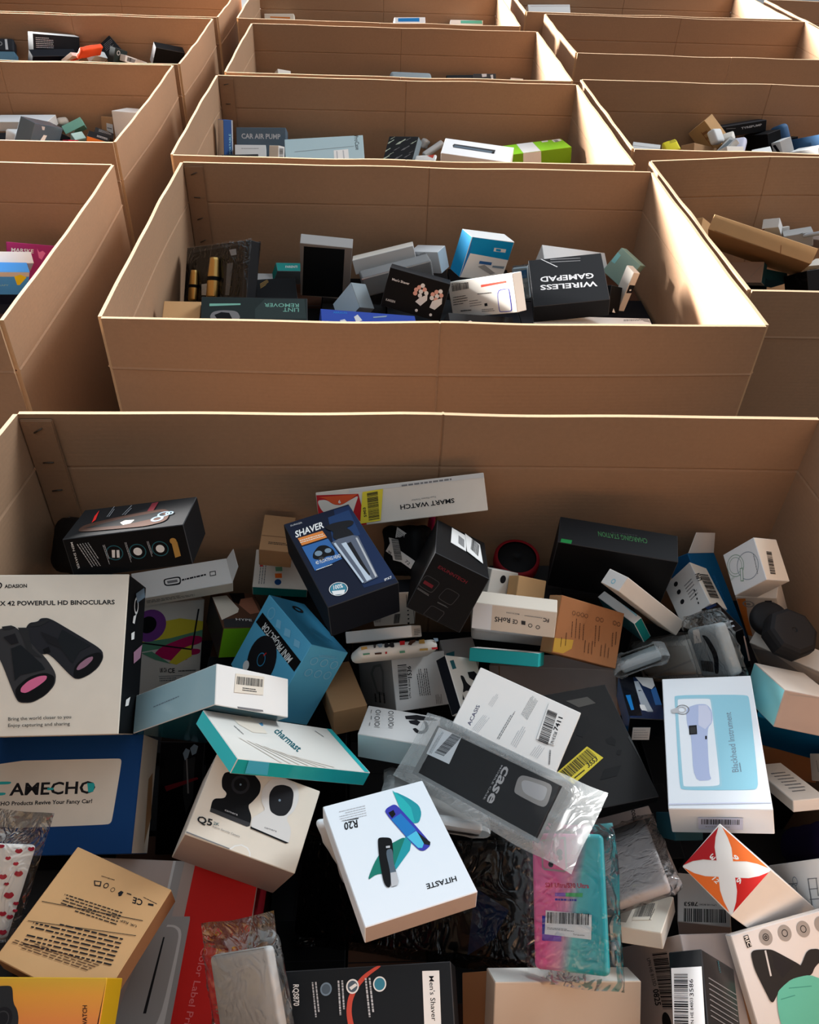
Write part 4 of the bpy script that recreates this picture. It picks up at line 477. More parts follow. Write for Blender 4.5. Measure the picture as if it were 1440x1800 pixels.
["lips_phone_case","white phone case with red lip prints inside a clear bag at the left edge","phone case","C0",[0.2999,0.1896,0.9349,0.4106,0.859,-0.3059,-0.8611,0.4757,0.1798,-0.4116,0.4261,0.7748],[0.0701,0.0997,0.01],"white",[["P","F","crimson",[[39,973],[53,993],[93,992],[115,993],[155,982],[131,958],[90,955]],None],["P","F","crimson",[[336,924],[353,955],[398,946],[424,959],[470,934],[442,907],[395,904]],None],["P","F","crimson",[[534,950],[550,979],[594,970],[619,983],[662,959],[635,934],[590,931]],None],["P","F","crimson",[[217,849],[229,873],[262,865],[281,875],[315,856],[294,837],[260,834]],None],["P","F","crimson",[[368,792],[380,816],[414,808],[434,818],[468,799],[447,779],[412,777]],None],["P","F","crimson",[[208,657],[225,690],[273,678],[300,692],[348,664],[319,637],[269,634]],None],["P","F","crimson",[[438,686],[457,722],[511,710],[542,725],[596,694],[563,664],[507,661]],None],["P","F","crimson",[[22,795],[35,820],[70,812],[90,823],[126,802],[105,781],[68,779]],None],["P","F","crimson",[[379,463],[401,503],[462,488],[496,504],[557,468],[520,435],[457,434]],None],["P","F","crimson",[[575,377],[588,399],[623,390],[643,399],[678,379],[657,360],[620,360]],None],["P","F","crimson",[[395,277],[412,307],[457,295],[483,306],[528,279],[500,255],[453,255]],None],["P","F","crimson",[[533,240],[549,267],[591,256],[615,266],[657,241],[631,219],[587,219]],None],["P","F","crimson",[[601,302],[613,322],[644,314],[662,321],[693,303],[673,287],[641,287]],None],["P","F","crimson",[[486,86],[504,117],[553,103],[581,115],[630,85],[600,60],[549,60]],None],["P","F","crimson",[[141,462],[158,493],[205,481],[231,494],[278,466],[250,440],[201,439]],None],["P","F","crimson",[[186,257],[201,285],[244,274],[269,285],[312,258],[286,235],[241,235]],None],["P","F","crimson",[[321,585],[332,605],[362,598],[379,606],[409,589],[391,572],[360,571]],None]],{"soft":0.005,"bag":["clear",[0.015,0.016],[0.008,0.035],0.009]}],
["pale_phone_case","pale grey phone case in a crinkled clear bag on the red printer box","phone case","C0",[0.7172,-0.2245,-0.6598,-0.1756,0.8579,-0.4828,0.6744,0.4621,0.5758,-0.1265,0.319,0.7664],[0.096,0.0832,0.012],"lgrey2",[["P","F","grey2",[[42,828],[924,828],[924,820],[42,823]],None]],{"soft":0.005,"bag":["clear",[0.014,0.012],[0.01,0.032],0.01]}],
["mens_shaver_box","black box labelled Men's Shaver with a red arc and round pictures at the bottom","box","C0",[0.0208,0.9866,-0.1618,-0.9611,-0.0249,-0.275,-0.2754,0.1612,0.9477,0.0011,0.3102,0.7513],[0.0684,0.1751,0.0608],{"F":"slateb","r":"black","t":"black","b":"black","l":"black"},[["P","F","white",[[73,1453],[77,1628],[680,1614],[680,1448]],None],["P","F","white",[[79,1459],[84,1622],[91,1623],[86,1459]],None],["T","F","ink",[[122,1520],[511,1526],[123,1571]],"Men's Shaver"],["P","F","red3",[[4,976],[4,1041],[90,889],[194,781],[300,727],[406,716],[566,756],[563,694],[404,663],[279,678],[174,738],[78,836]],None],["C","F","steel",[[183,454],[186,514]],0],["C","F","slate",[[183,454],[185,499]],0],["C","F","white",[[166,1011],[169,1079]],0],["C","F","dteal3",[[166,1011],[168,1066]],0],["C","F","white",[[173,730],[177,796]],0],["C","F","slate",[[173,730],[176,781]],0],["P","F","white",[[181,696],[147,760],[167,781],[205,717]],None],["T","F","white!",[[124,111],[315,121],[127,171]],"RQS870"],["F","F","lgrey",[[115,294],[424,337],[114,363]],2],["F","F","lgrey",[[114,563],[418,585],[114,642]],2],["F","F","lgrey",[[106,846],[449,883],[106,927]],2]],{}],
["black_cable_bag","big shiny black plastic bag under the two pen devices box","bag","C0",[0.6879,0.0817,-0.7212,-0.3386,0.915,-0.2193,0.642,0.3951,0.6571,0.0418,0.4934,0.6026],[0.4068,0.1283,0.0329],"black",[["P","F","navy2",[[3422,739],[3945,513],[3742,206],[3336,4]],None],["P","F","dgrey2",[[2057,1258],[2683,1256],[2343,441],[1745,144]],None]],{"soft":0.01,"bag":["clear",[0.012,0.012],[0.012,0.02],0.012]}],
["white_mailer_pouch","white padded envelope edge showing left of the two pen devices box","pouch","C0",[0.9625,-0.2525,0.0993,0.1264,0.0933,-0.9876,0.24,0.9631,0.1217,-0.02,0.505,0.7096],[0.0652,0.1314,0.0123],"whiteb",[],{"soft":0.006}],
["frosted_pouch","frosted film pouch under the phone case pack","bag","C0",[0.9893,0.0592,0.1334,-0.1326,0.7458,0.6528,-0.0608,-0.6635,0.7457,0.0807,0.5623,0.7152],[0.1178,0.1683,0.013],"grey2",[],{"soft":0.005,"bag":["frost",[0.01,0.01],[0.01,0.01],0.01]}],
["gradient_phone_case","pink to turquoise phone case in a clear bag with a white barcode label","phone case","C0",[0.7929,0.0547,-0.6069,-0.3055,0.8975,-0.3182,0.5272,0.4377,0.7283,0.2159,0.3916,0.8017],[0.0849,0.1367,0.012],"pinkteal",[["P","F","greige2",[[134,1296],[436,1334],[443,996],[409,969],[164,982],[134,1008]],None],["P","F","pink2",[[154,1274],[410,1311],[423,1011],[397,990],[173,1000],[152,1019]],None],["C","F","black",[[353,1167],[391,1168]],0],["C","F","black",[[363,1113],[389,1114]],0],["C","F","black",[[245,1044],[276,1045]],0],["T","F","rose!",[[172,810],[689,824],[169,857]],"S21 Ultra/S30 Ultra"],["P","F","purple2",[[287,759],[414,765],[412,728],[285,725]],None],["P","F","green2b",[[414,765],[613,771],[606,733],[412,728]],None],["F","F","indigo",[[284,670],[621,678],[285,713]],1],["P","F","indigo",[[125,525],[164,521],[156,278],[119,285]],None],["P","F","purple2",[[120,347],[347,347],[345,288],[123,281]],None],["S","F","whiteb",[[153,345],[688,332],[173,580]],["barcode_label",None,[["B","F","ink",[[185,455],[671,467],[193,564]],None],["F","F","grey",[[185,393],[497,390],[189,418]],2],["T","F","grey",[[484,361],[617,360],[487,377]],"Turquoise"]]]]],{"soft":0.006,"bag":["clear",[0.012,0.014],[0.014,0.012],0.011]}],
["grey_label_box","light grey box with blurred black lettering behind the silver pouch","box","C0",[0.9754,-0.1874,-0.1158,0.1742,0.978,-0.1149,0.1348,0.0919,0.9866,0.345,0.5253,0.6401],[0.0975,0.0944,0.0316],{"F":"greige2","b":"grey2"},[["T","F","dgrey!",[[721,941],[658,689],[798,939]],"coating"]],{}],
["silver_pouch","shiny silver pouch in clear film beside the pink and turquoise phone case","pouch","C0",[0.8997,0.204,-0.3859,0.1291,0.7202,0.6817,0.417,-0.6631,0.6216,0.3099,0.4612,0.7477],[0.0695,0.2065,0.0121],"greige2",[],{"soft":0.005,"bag":["clear",[0.012,0.012],[0.01,0.02],0.01]}],
["cream_barcode_box","cream box with a barcode label on top below the silver pouch","box","C0",[0.8578,0.4983,-0.1258,-0.328,0.7192,0.6125,0.3957,-0.4842,0.7804,0.3137,0.3994,0.7348],[0.0579,0.0775,0.0189],{"F":"cream","b":"ivory","r":"cream2"},[["S","F","cream",[[227,154],[431,219],[224,553]],["barcode_label",None,[["B","F","ink",[[225,218],[409,277],[222,507]],None],["F","F","ink",[[401,202],[418,469],[418,207]],1]]]],["P","F","taupe",[[4,252],[23,431],[186,452],[171,96],[8,94]],None]],{}],
["barcode_0825_box","greige box with a vertical barcode ending in 0825 at the bottom","box","C0",[0.1835,-0.0231,-0.9827,-0.277,0.958,-0.0743,0.9432,0.2859,0.1694,0.359,0.3425,0.6714],[0.1503,0.1057,0.0613],{"F":"greige2"},[["B","F","ink",[[794,926],[809,371],[1149,914]],None],["T","F","ink",[[640,885],[685,599],[726,889]],"LPN HE 8133D"],["T","F","ink!",[[657,569],[651,406],[800,572]],"0825"],["C","F","ink",[[846,236],[949,234]],0]],{}],
["barcode_7853_box","grey box with barcode 7853 upside down, half under the star box","box","C0",[-0.9215,-0.3101,-0.234,0.2531,-0.9362,0.2439,-0.2947,0.1656,0.9411,0.4328,0.4472,0.6192],[0.0629,0.0719,0.072],{"F":"lgrey2","t":"greige2","b":"greige2"},[["B","F","ink",[[53,484],[551,527],[57,673]],None],["T","F","ink!",[[381,418],[548,438],[382,477]],"7853"],["T","F","ink",[[160,426],[362,439],[161,450]],"LPN HE 80341"]],{}],
["black_barcode_box","upright black box with a white label ending in 3586","box","C0",[0.6895,0.1705,-0.7039,-0.1982,0.9792,0.043,0.6966,0.1099,0.709,0.3412,0.292,0.7808],[0.0377,0.086,0.0665],{"F":"black2","r":"charcoal","t":"black"},[["S","F","whiteb",[[4,83],[344,75],[27,702]],["barcode_label",None,[["B","F","ink",[[56,646],[15,131],[210,636]],None],["T","F","ink",[[230,151],[246,417],[195,152]],"LPN HE 84803"],["T","F","ink",[[256,430],[263,585],[210,432]],"3586"]]]],["P","r","grey",[[613,584],[624,564],[616,5],[607,14]],None],["P","r","grey",[[563,588],[574,568],[564,12],[555,21]],None],["P","r","grey",[[513,592],[524,573],[513,19],[504,28]],None],["P","r","grey",[[464,597],[475,577],[462,26],[453,35]],None],["P","r","grey",[[415,601],[426,582],[412,33],[403,41]],None],["P","r","grey",[[367,605],[377,586],[362,40],[353,48]],None],["P","r","grey",[[319,610],[329,590],[312,47],[303,55]],None],["P","r","grey",[[271,614],[281,594],[263,53],[254,62]],None],["T","r","dteal",[[830,357],[723,335],[843,324]],"MARST"]],{"gloss":1}],
["massage_gun_box","dented white box with a black massage gun picture and grey round icons","box","C0",[0.9745,-0.1846,0.1278,0.2231,0.8592,-0.4604,-0.0248,0.4772,0.8785,0.4633,0.3316,0.7468],[0.1296,0.1084,0.0127],{"F":"whiteb2","l":"white","t":"white"},[["C","F","grey2",[[398,979],[477,962]],0],["C","F","grey2",[[634,968],[714,950]],0],["C","F","grey2",[[868,957],[948,940]],0],["C","F","grey2",[[1101,952],[1182,934]],0],["C","F","ink",[[398,979],[434,971]],0.2],["C","F","ink",[[634,968],[670,960]],0.2],["C","F","ink",[[868,957],[904,949]],0.2],["C","F","ink",[[398,979],[415,975]],0.5],["P","F","ink",[[140,1047],[198,1049],[204,931],[147,929]],None],["T","F","white!",[[148,1039],[159,935],[190,1042]],"RIC"],["P","F","charcoal",[[162,869],[210,895],[403,859],[465,821],[682,650],[698,626],[833,758],[982,735],[1018,634],[866,588],[779,506],[534,543],[342,448],[229,357],[193,522],[152,711]],None],["P","F","steell",[[331,861],[352,861],[326,615],[306,615]],None],["P","F","dgrey2",[[410,813],[631,651],[440,565],[382,678]],None],["P","F","mint",[[323,453],[441,504],[558,537],[762,527],[867,466],[995,396],[872,4],[270,19],[263,252]],None],["P","F","mint2",[[477,466],[745,424],[746,414],[474,457]],None],["P","F","mint2",[[344,389],[522,387],[523,377],[345,379]],None]],{}],
["manual_white_box","white box with small appliance line drawings at the right edge","box","C0",[0.1208,0.0038,-0.9927,-0.3701,0.9281,-0.0415,0.9211,0.3724,0.1135,0.5407,0.434,0.7239],[0.1309,0.0618,0.0404],"white",[["P","F","grey",[[780,418],[965,416],[969,407],[785,409]],None],["P","F","grey",[[756,307],[941,307],[945,298],[761,298]],None],["P","F","grey",[[732,197],[917,199],[921,190],[737,188]],None],["P","F","grey",[[355,384],[553,383],[558,373],[360,374]],None],["P","F","grey",[[780,418],[797,417],[763,119],[742,120]],None],["P","F","grey",[[944,415],[956,414],[926,223],[910,223]],None],["C","F","lgrey3",[[517,403],[569,400]],0.2],["C","F","lgrey3",[[471,320],[527,318]],0.2]],{}],
["plain_beige_box","plain beige carton with a pale lid edge at the bottom of the picture","box","C0",[0.9929,0.0582,0.1039,0.0259,0.746,-0.6654,-0.1162,0.6634,0.7392,0.2085,0.309,0.7043],[0.1638,0.0892,0.037],{"F":"beige","t":"ivory","r":"beige"},[],{}],
["brown_corner_carton","brown carton corner between the Men shaver box and the plain beige carton","box","C0",[0.5716,0.0416,-0.8195,-0.2524,0.9592,-0.1274,0.7808,0.2797,0.5587,0.1398,0.3308,0.6484],[0.0445,0.0849,0.0522],"kraftb",[],{}],
["dull_brown_carton","dull brown carton face behind the label ending in 3586","box","C0",[0.6198,0.0533,0.783,0.1797,0.9615,-0.2077,-0.7639,0.2694,0.5864,0.432,0.35,0.5794],[0.0974,0.0848,0.0551],"kraft",[],{}],
["black_tool_pack","black blister pack with shiny metal tips left of the security camera box","pack","C0",[0.9844,0.1192,0.1292,0.0751,0.3794,-0.9222,-0.159,0.9175,0.3645,-0.2812,0.6614,0.5859],[0.0614,0.1965,0.0525],"black",[["P","F","steel",[[315,1777],[353,1863],[411,1830],[389,1710],[349,1657]],None],["P","F","steel",[[410,1864],[463,1934],[521,1900],[499,1780],[444,1745]],None],["P","F","charcoal",[[335,1657],[488,1728],[496,1025],[409,737],[348,1096]],None],["P","F","darkred",[[85,1219],[535,1380],[551,1345],[117,1131]],None],["P","F","grey",[[362,1692],[381,1692],[435,1097],[412,1097]],None]],{"gloss":1}],
["blue_foil_box","dark blue box corner between the silver pouch and the Blackhead Instrument box","box","C0",[0.1745,0.0238,-0.9844,-0.5624,0.823,-0.0798,0.8083,0.5675,0.157,0.4013,0.5284,0.7026],[0.0454,0.0305,0.0402],"dteal2",[],{}],
["foil_sachet","crumpled silver foil sachet next to the pink and turquoise phone case","sachet","C0",[0.9822,-0.1606,-0.0975,-0.0635,0.2046,-0.9768,0.1768,0.9656,0.1908,0.2767,0.365,0.727],[0.0118,0.0403,0.0101],"steell",[["P","F","ink",[[27,329],[52,355],[51,104],[31,77]],None],["P","F","dteal",[[67,272],[97,326],[95,159],[73,103]],None]],{"soft":0.006}],  # the teal mark paints a glint on the foil
["gold_trimmer_set","two gold trimmers in a black tray under clear film","trimmer set","C1",[0.7241,0.0886,-0.684,-0.5984,0.5738,-0.5591,0.3429,0.8142,0.4685,-0.3654,1.8854,0.8267],[0.2502,0.1349,0.0291],"black2",[["P","F","dgrey",[[203,1263],[2342,1314],[2423,57],[84,136]],None],["P","F","black",[[293,1209],[2275,1266],[2346,82],[184,157]],None],["P","F","white",[[717,424],[1118,439],[1073,150],[748,161]],None],["P","F","lgrey",[[1727,1179],[1990,1183],[2029,1045],[1820,1036]],None],["P","F","grey3",[[1690,862],[1916,871],[1855,122],[1702,127]],None]],{"bag":["clear",[0.001,0.001],[0.001,0.001],0.006],"gold":1}],
["tan_carton","small tan carton in the front left corner of the second carton","box","C1",[0.9988,-0.0273,0.0418,0.0414,0.9199,-0.3898,-0.0278,0.3911,0.9199,-0.422,1.6837,0.8028],[0.081,0.0717,0.0602],"kraftl",[],{}],
["lint_remover_box","black LINT REMOVER box lying upside down at the front wall","box","C1",[-0.9973,0.0374,0.0628,-0.0636,-0.8672,-0.4939,0.036,-0.4966,0.8672,-0.2604,1.6758,0.8122],[0.2312,0.0845,0.0611],{"F":"greenblack","t":"black"},[["P","F","greenblack2",[[1149,295],[936,37],[66,18],[27,527],[1146,547]],None],["T","F","seafoam",[[190,256],[537,253],[190,358]],"LINT"],["T","F","seafoam",[[189,139],[944,144],[190,236]],"REMOVER"],["P","F","seafoam",[[2133,178],[1464,160],[1463,200],[2132,244]],None],["P","F","grey",[[2124,514],[2064,388],[1874,340],[1533,353],[1445,552],[1697,656],[2035,662]],None],["P","F","black",[[2019,463],[1873,390],[1703,407],[1636,556],[1953,586]],None]],{}],
["teal_end_box","small box with a teal face behind the black striped box","box","C1",[0.9318,0.3043,0.1976,0.3306,-0.4875,-0.8081,-0.1496,0.8183,-0.5549,-0.2216,2.0559,0.7514],[0.0745,0.0627,0.0249],{"F":"slate2","t":"teal2","l":"teal2"},[["T","t","white",[[515,156],[196,151],[502,86]],"FARENTI"]],{}],
["grey_slab","flat grey case lying in the gap behind the black striped box","case","C1",[0.9892,-0.1135,0.0924,0.1347,0.9528,-0.272,-0.0572,0.2815,0.9579,-0.285,2.0186,0.741],[0.0516,0.0305,0.04],"grey2",[],{}],
["tablet_case_box","grey box holding a black tablet case standing at the back","box","C1",[0.9966,0.0678,-0.0459,-0.0136,-0.4154,-0.9095,-0.0807,0.9071,-0.4131,-0.1154,1.9548,0.8143],[0.1251,0.1906,0.0299],{"F":"grey2","r":"grey3"},[["P","F","slateb",[[93,1815],[1069,1846],[1072,69],[42,13]],None]],{}],
["black_striped_box","black box with gold stripes between the gold trimmers and the tablet case","box","C1",[0.9906,-0.134,0.0291,0.1356,0.9257,-0.3531,0.0204,0.3537,0.9351,-0.24,1.8783,0.7721],[0.1106,0.0732,0.0508],"black",[["F","F","gold",[[243,418],[448,558],[245,589]],4]],{}],
["pale_blue_wedge_box","small pale blue box tilted on its corner near the front wall","box","C1",[0.7978,-0.3044,0.5204,0.5052,0.8086,-0.3016,-0.329,0.5035,0.7989,-0.0437,1.7665,0.8065],[0.0423,0.0682,0.0854],{"F":"slate2","l":"paleblue2"},[],{}],
["silver_long_box","silver white box lying crosswise at the back of the second carton","box","C1",[0.9685,-0.2488,-0.0113,0.0374,0.1901,-0.9811,0.2463,0.9497,0.1934,0.0313,2.0265,0.8115],[0.1596,0.0371,0.0508],{"F":"lgrey2","t":"cream2","r":"lgrey"},[],{}],
["grey_ribbed_box","pale grey box with ribbed side beside the blue and white upright box","box","C1",[0.8054,-0.2375,-0.543,-0.5489,0.0467,-0.8346,0.2236,0.9703,-0.0927,0.1502,2.0523,0.7993],[0.0846,0.0582,0.0404],{"F":"whiteb2","r":"paleblue2"},[["F","F","ink",[[279,455],[471,501],[298,535]],3]],{}],
["red_rim_case","grey case with a white and red rim behind the twin shaver heads box","case","C1",[0.9641,-0.203,0.1714,0.1794,0.0216,-0.9835,0.196,0.9789,0.0573,0.0614,1.9545,0.798],[0.1805,0.0531,0.05],{"F":"grey3","t":"white"},[["P","F","red",[[4,527],[909,527],[916,512],[4,480]],None],["P","F","white",[[7,527],[1791,519],[1787,495],[10,489]],None]],{"soft":0.006}],
["shaver_heads_box","black Men's Shaver box with two rosettes of shaver heads","box","C1",[0.9678,0.2372,-0.0838,-0.1495,0.2743,-0.95,-0.2023,0.9319,0.3009,0.1012,1.7692,0.8419],[0.1419,0.0884,0.069],{"F":"black","t":"black2","r":"black"},[["T","F","white!",[[115,618],[521,620],[112,671]],"Men's Shaver"],["T","F","white",[[91,142],[304,145],[89,196]],"KAREEN"],["C","F","rosegold",[[753,629],[799,642]],0],["C","F","steell",[[821,686],[868,698]],0],["C","F","rosegold",[[699,560],[745,573]],0],["C","F","steell",[[814,548],[861,561]],0],["C","F","rosegold",[[886,611],[933,624]],0],["C","F","steell",[[943,545],[990,558]],0],["C","F","rosegold",[[698,478],[745,491]],0],["C","F","steell",[[816,456],[863,468]],0],["C","F","rosegold",[[1160,631],[1207,644]],0],["C","F","steell",[[1245,666],[1292,678]],0],["C","F","rosegold",[[1091,558],[1138,571]],0],["C","F","steell",[[1196,543],[1243,556]],0],["C","F","rosegold",[[1285,584],[1332,597]],0],["C","F","steell",[[1091,476],[1138,489]],0],["C","F","rosegold",[[1190,464],[1237,477]],0],["P","F","steell",[[747,299],[815,400],[976,527],[1001,396],[887,238]],None],["P","F","steell",[[1096,257],[1120,412],[1321,539],[1346,408],[1225,237]],None],["C","F","white",[[824,116],[856,124]],0],["C","F","white",[[1166,104],[1198,112]],0]],{}],
["blue_ereader_box","bright blue and white upright box leaning on the back wall of the second carton","box","C1",[0.8878,0.2333,0.3966,0.3881,0.0836,-0.9178,-0.2473,0.9688,-0.0163,0.272,1.9445,0.8583],[0.1263,0.1021,0.05],{"F":"white","l":"azure2"},[["P","F","azure2",[[18,1017],[1247,999],[1259,554],[90,623]],None],["P","F","azure",[[18,1017],[90,623],[19,50],[4,4],[4,4]],None],["P","F","white2",[[729,822],[1090,815],[1096,731],[736,732]],None],["P","F","azure2",[[793,804],[938,800],[947,741],[802,745]],None],["P","F","denim",[[429,462],[802,453],[801,380],[428,390]],None],["P","F","grey2",[[427,316],[603,375],[997,192],[871,144]],None],["P","F","steel",[[852,378],[1213,385],[1202,322],[850,329]],None]],{}],
["white_phone_label_box","white box with orange stripe, barcode and phone outline","box","C1",[0.5944,-0.1938,-0.7804,-0.679,0.399,-0.6162,0.4308,0.8962,0.1056,0.2622,1.7496,0.8459],[0.212,0.0843,0.03],"ivory",[["P","F","red3",[[1103,690],[1910,709],[1917,667],[1100,637]],None],["B","F","ink",[[119,624],[699,645],[129,767]],None],["F","F","ink",[[131,778],[766,763],[131,811]],1],["P","F","indigo",[[1580,532],[1935,542],[1972,508],[1973,68],[1923,35],[1599,41],[1560,70]],None],["P","F","ivory",[[1599,514],[1925,528],[1949,500],[1945,75],[1911,52],[1617,56],[1584,79]],None],["P","F","ink",[[1129,271],[1222,275],[1224,211],[1130,207]],None],["F","F","dgrey",[[78,282],[579,301],[115,503]],4],["F","F","grey",[[641,215],[1040,224],[646,378]],3],["F","F","ink",[[955,478],[1478,472],[956,516]],1],["F","F","grey",[[1009,80],[1431,68],[1026,160]],2],["F","F","ink",[[293,128],[781,123],[297,183]],1]],{}],
["clear_blister","clear plastic blister pack squeezed beside the WIRELESS GAMEPAD box","pack","C1",[0.9139,-0.1732,-0.3671,-0.314,0.2716,-0.9097,0.2573,0.9467,0.1939,0.363,1.8602,0.827],[0.0361,0.0735,0.02],"slate2",[["P","F","deepblue",[[4,669],[352,692],[346,497],[25,497]],None],["P","F","lgrey",[[69,352],[275,362],[279,277],[78,266]],None]],{"bag":["clear",[0.003,0.003],[0.003,0.003],0.008]}],
["gamepad_box","black WIRELESS GAMEPAD box lying upside down","box","C1",[-0.9853,-0.0263,-0.1686,0.0701,-0.9632,-0.2594,-0.1556,-0.2674,0.9509,0.4491,1.7497,0.8695],[0.1676,0.1564,0.0475],{"F":"black2","t":"black","b":"black"},[["T","F","lgrey!",[[210,942],[1477,889],[215,1106]],"WIRELESS"],["T","F","lgrey!",[[255,656],[1454,613],[260,831]],"GAMEPAD"],["P","F","grey",[[1170,41],[485,98],[487,114],[1172,65]],None],["P","F","grey",[[1178,131],[495,187],[497,204],[1180,155]],None],["P","F","lgrey",[[1395,4],[1368,4],[1023,328],[1050,332]],None]],{}],
["white_back_box","white box behind the gamepad box at the back right","box","C1",[0.99,-0.0018,0.1411,0.0476,0.9456,-0.3218,-0.1329,0.3253,0.9362,0.5085,1.9833,0.8218],[0.1687,0.057,0.0514],{"F":"lgrey2","t":"white"},[],{}],
["sage_box","sage green box tilted in the back right corner of the second carton","box","C1",[0.5272,-0.6389,-0.5602,0.0312,0.6734,-0.7386,0.8491,0.3719,0.375,0.6276,1.9267,0.8384],[0.0702,0.0669,0.0399],{"F":"sage","l":"aqua"},[["P","F","aqua",[[307,649],[571,665],[562,554],[323,539]],None]],{}],
["slim_gadget_box","slim pale box with a small black square standing at the right wall","box","C1",[0.9622,0.1868,0.1981,0.1996,0.0108,-0.9798,-0.1852,0.9823,-0.0269,0.6183,1.8538,0.8196],[0.0175,0.1011,0.04],"cream2",[["P","F","ink",[[24,477],[171,493],[171,698],[20,695]],None],["P","F","white",[[73,576],[118,593],[134,557],[89,540]],None]],{}],
["black_square_box","plain black box between the gamepad box and the slim pale box","box","C1",[0.857,0.1099,0.5034,0.3745,0.5382,-0.755,-0.3539,0.8357,0.4201,0.5789,1.8385,0.7966],[0.0383,0.0627,0.0401],"black",[["P","F","white",[[153,4],[180,107],[260,7]],None]],{}],
["royal_blue_box","royal blue box lying low along the front wall of the second carton","box","C1",[0.9865,-0.093,0.1348,0.1072,0.9889,-0.1027,-0.1238,0.1158,0.9855,-0.0072,1.59,0.8456],[0.206,0.0736,0.0304],"royal",[["T","F","azure",[[264,594],[560,615],[268,665]],"ARRAUN"],["P","F","lgrey",[[706,520],[791,619],[876,410],[740,306]],None],["P","F","lgrey",[[390,349],[495,405],[539,324],[411,282]],None],["P","F","steel",[[1122,574],[1442,660],[1409,602],[1128,530]],None]],{}],
["black_flat_case","flat black case at the front wall below the white phone label box","case","C1",[0.9487,-0.1189,0.2931,0.251,0.8468,-0.469,-0.1924,0.5185,0.8332,0.243,1.6722,0.8087],[0.1608,0.0413,0.0302],"charcoal",[["P","F","white",[[291,144],[513,251],[646,171]],None]],{}],
["white_flat_box","flat white box with fine print at the right of the front wall","box","C1",[0.991,0.1311,-0.0281,-0.1254,0.9803,0.1527,0.0476,-0.1478,0.9879,0.4965,1.634,0.8159],[0.2631,0.1618,0.0206],"white",[["F","F","ink",[[2019,1361],[2546,1468],[2037,1508]],2],["P","F","grey2",[[2389,1614],[2601,1614],[2627,1331],[2488,1396]],None]],{}],
["blue_book_box","blue boxed item standing upright in the left corner of the third carton","box","C2",[0.6555,0.0503,0.7535,0.7218,0.2517,-0.6447,-0.2221,0.9665,0.1287,-0.4806,2.8396,0.8352],[0.0388,0.1458,0.0291],{"F":"bluem","l":"cream2","r":"lgrey"},[["P","F","lgrey",[[329,1454],[382,1454],[384,4],[351,4]],None],["T","F","paleblue",[[299,441],[301,1048],[209,441]],"PORTABLE"]],{}],
["air_pump_box","grey CAR AIR PUMP box standing in the third carton","box","C2",[0.9989,-0.0002,-0.0462,-0.0389,0.5374,-0.8424,0.025,0.8433,0.5368,-0.367,2.8823,0.8053],[0.1634,0.1299,0.0502],{"F":"slate"},[["T","F","lgrey!",[[171,950],[1460,941],[166,1109]],"CAR AIR PUMP"]],{}],
["white_flat_carton","white flat carton in front of the grey air pump box","box","C2",[0.9967,-0.0526,0.061,0.0797,0.7568,-0.6488,-0.0121,0.6515,0.7585,-0.3986,2.8159,0.8027],[0.1004,0.0714,0.03],"lgrey2",[["F","F","grey",[[212,554],[782,560],[213,599]],1]],{}],
["dark_leaflet","dark thin leaflet along the front edge of the third carton","leaflet","C2",[0.9954,0.0251,-0.092,-0.0714,0.8354,-0.545,0.0632,0.5491,0.8334,-0.4154,2.6771,0.8414],[0.1177,0.03,0.006],"dgrey",[],{}],
["cream_barcode_stub","small cream box with barcode side standing by the front wall of the third carton","box","C2",[0.8717,0.054,-0.487,-0.4683,0.3842,-0.7957,0.1441,0.9217,0.3602,-0.3063,2.7439,0.8264],[0.0357,0.0688,0.0346],{"F":"cream","r":"lgrey2"},[["B","r","ink",[[50,274],[606,294],[72,66]],None]],{}],
["pale_blue_long_box","long pale blue box with a handwritten style name in the third carton","box","C2",[0.9972,-0.0698,-0.0271,0.0398,0.8006,-0.5978,0.0634,0.5951,0.8012,-0.1539,2.8014,0.8063],[0.2554,0.1209,0.0605],{"F":"ice2"},[["T","F","ink",[[2270,1200],[2294,672],[2405,1203]],"ProCase"],["P","F","slate2",[[303,734],[2239,820],[2238,806],[302,716]],None],["P","F","white",[[1573,699],[2047,715],[2064,4],[1575,26]],None],["P","F","lgrey",[[1653,670],[1694,668],[1697,18],[1656,20]],None],["P","F","lgrey",[[1860,680],[1901,678],[1921,4],[1880,6]],None]],{}],
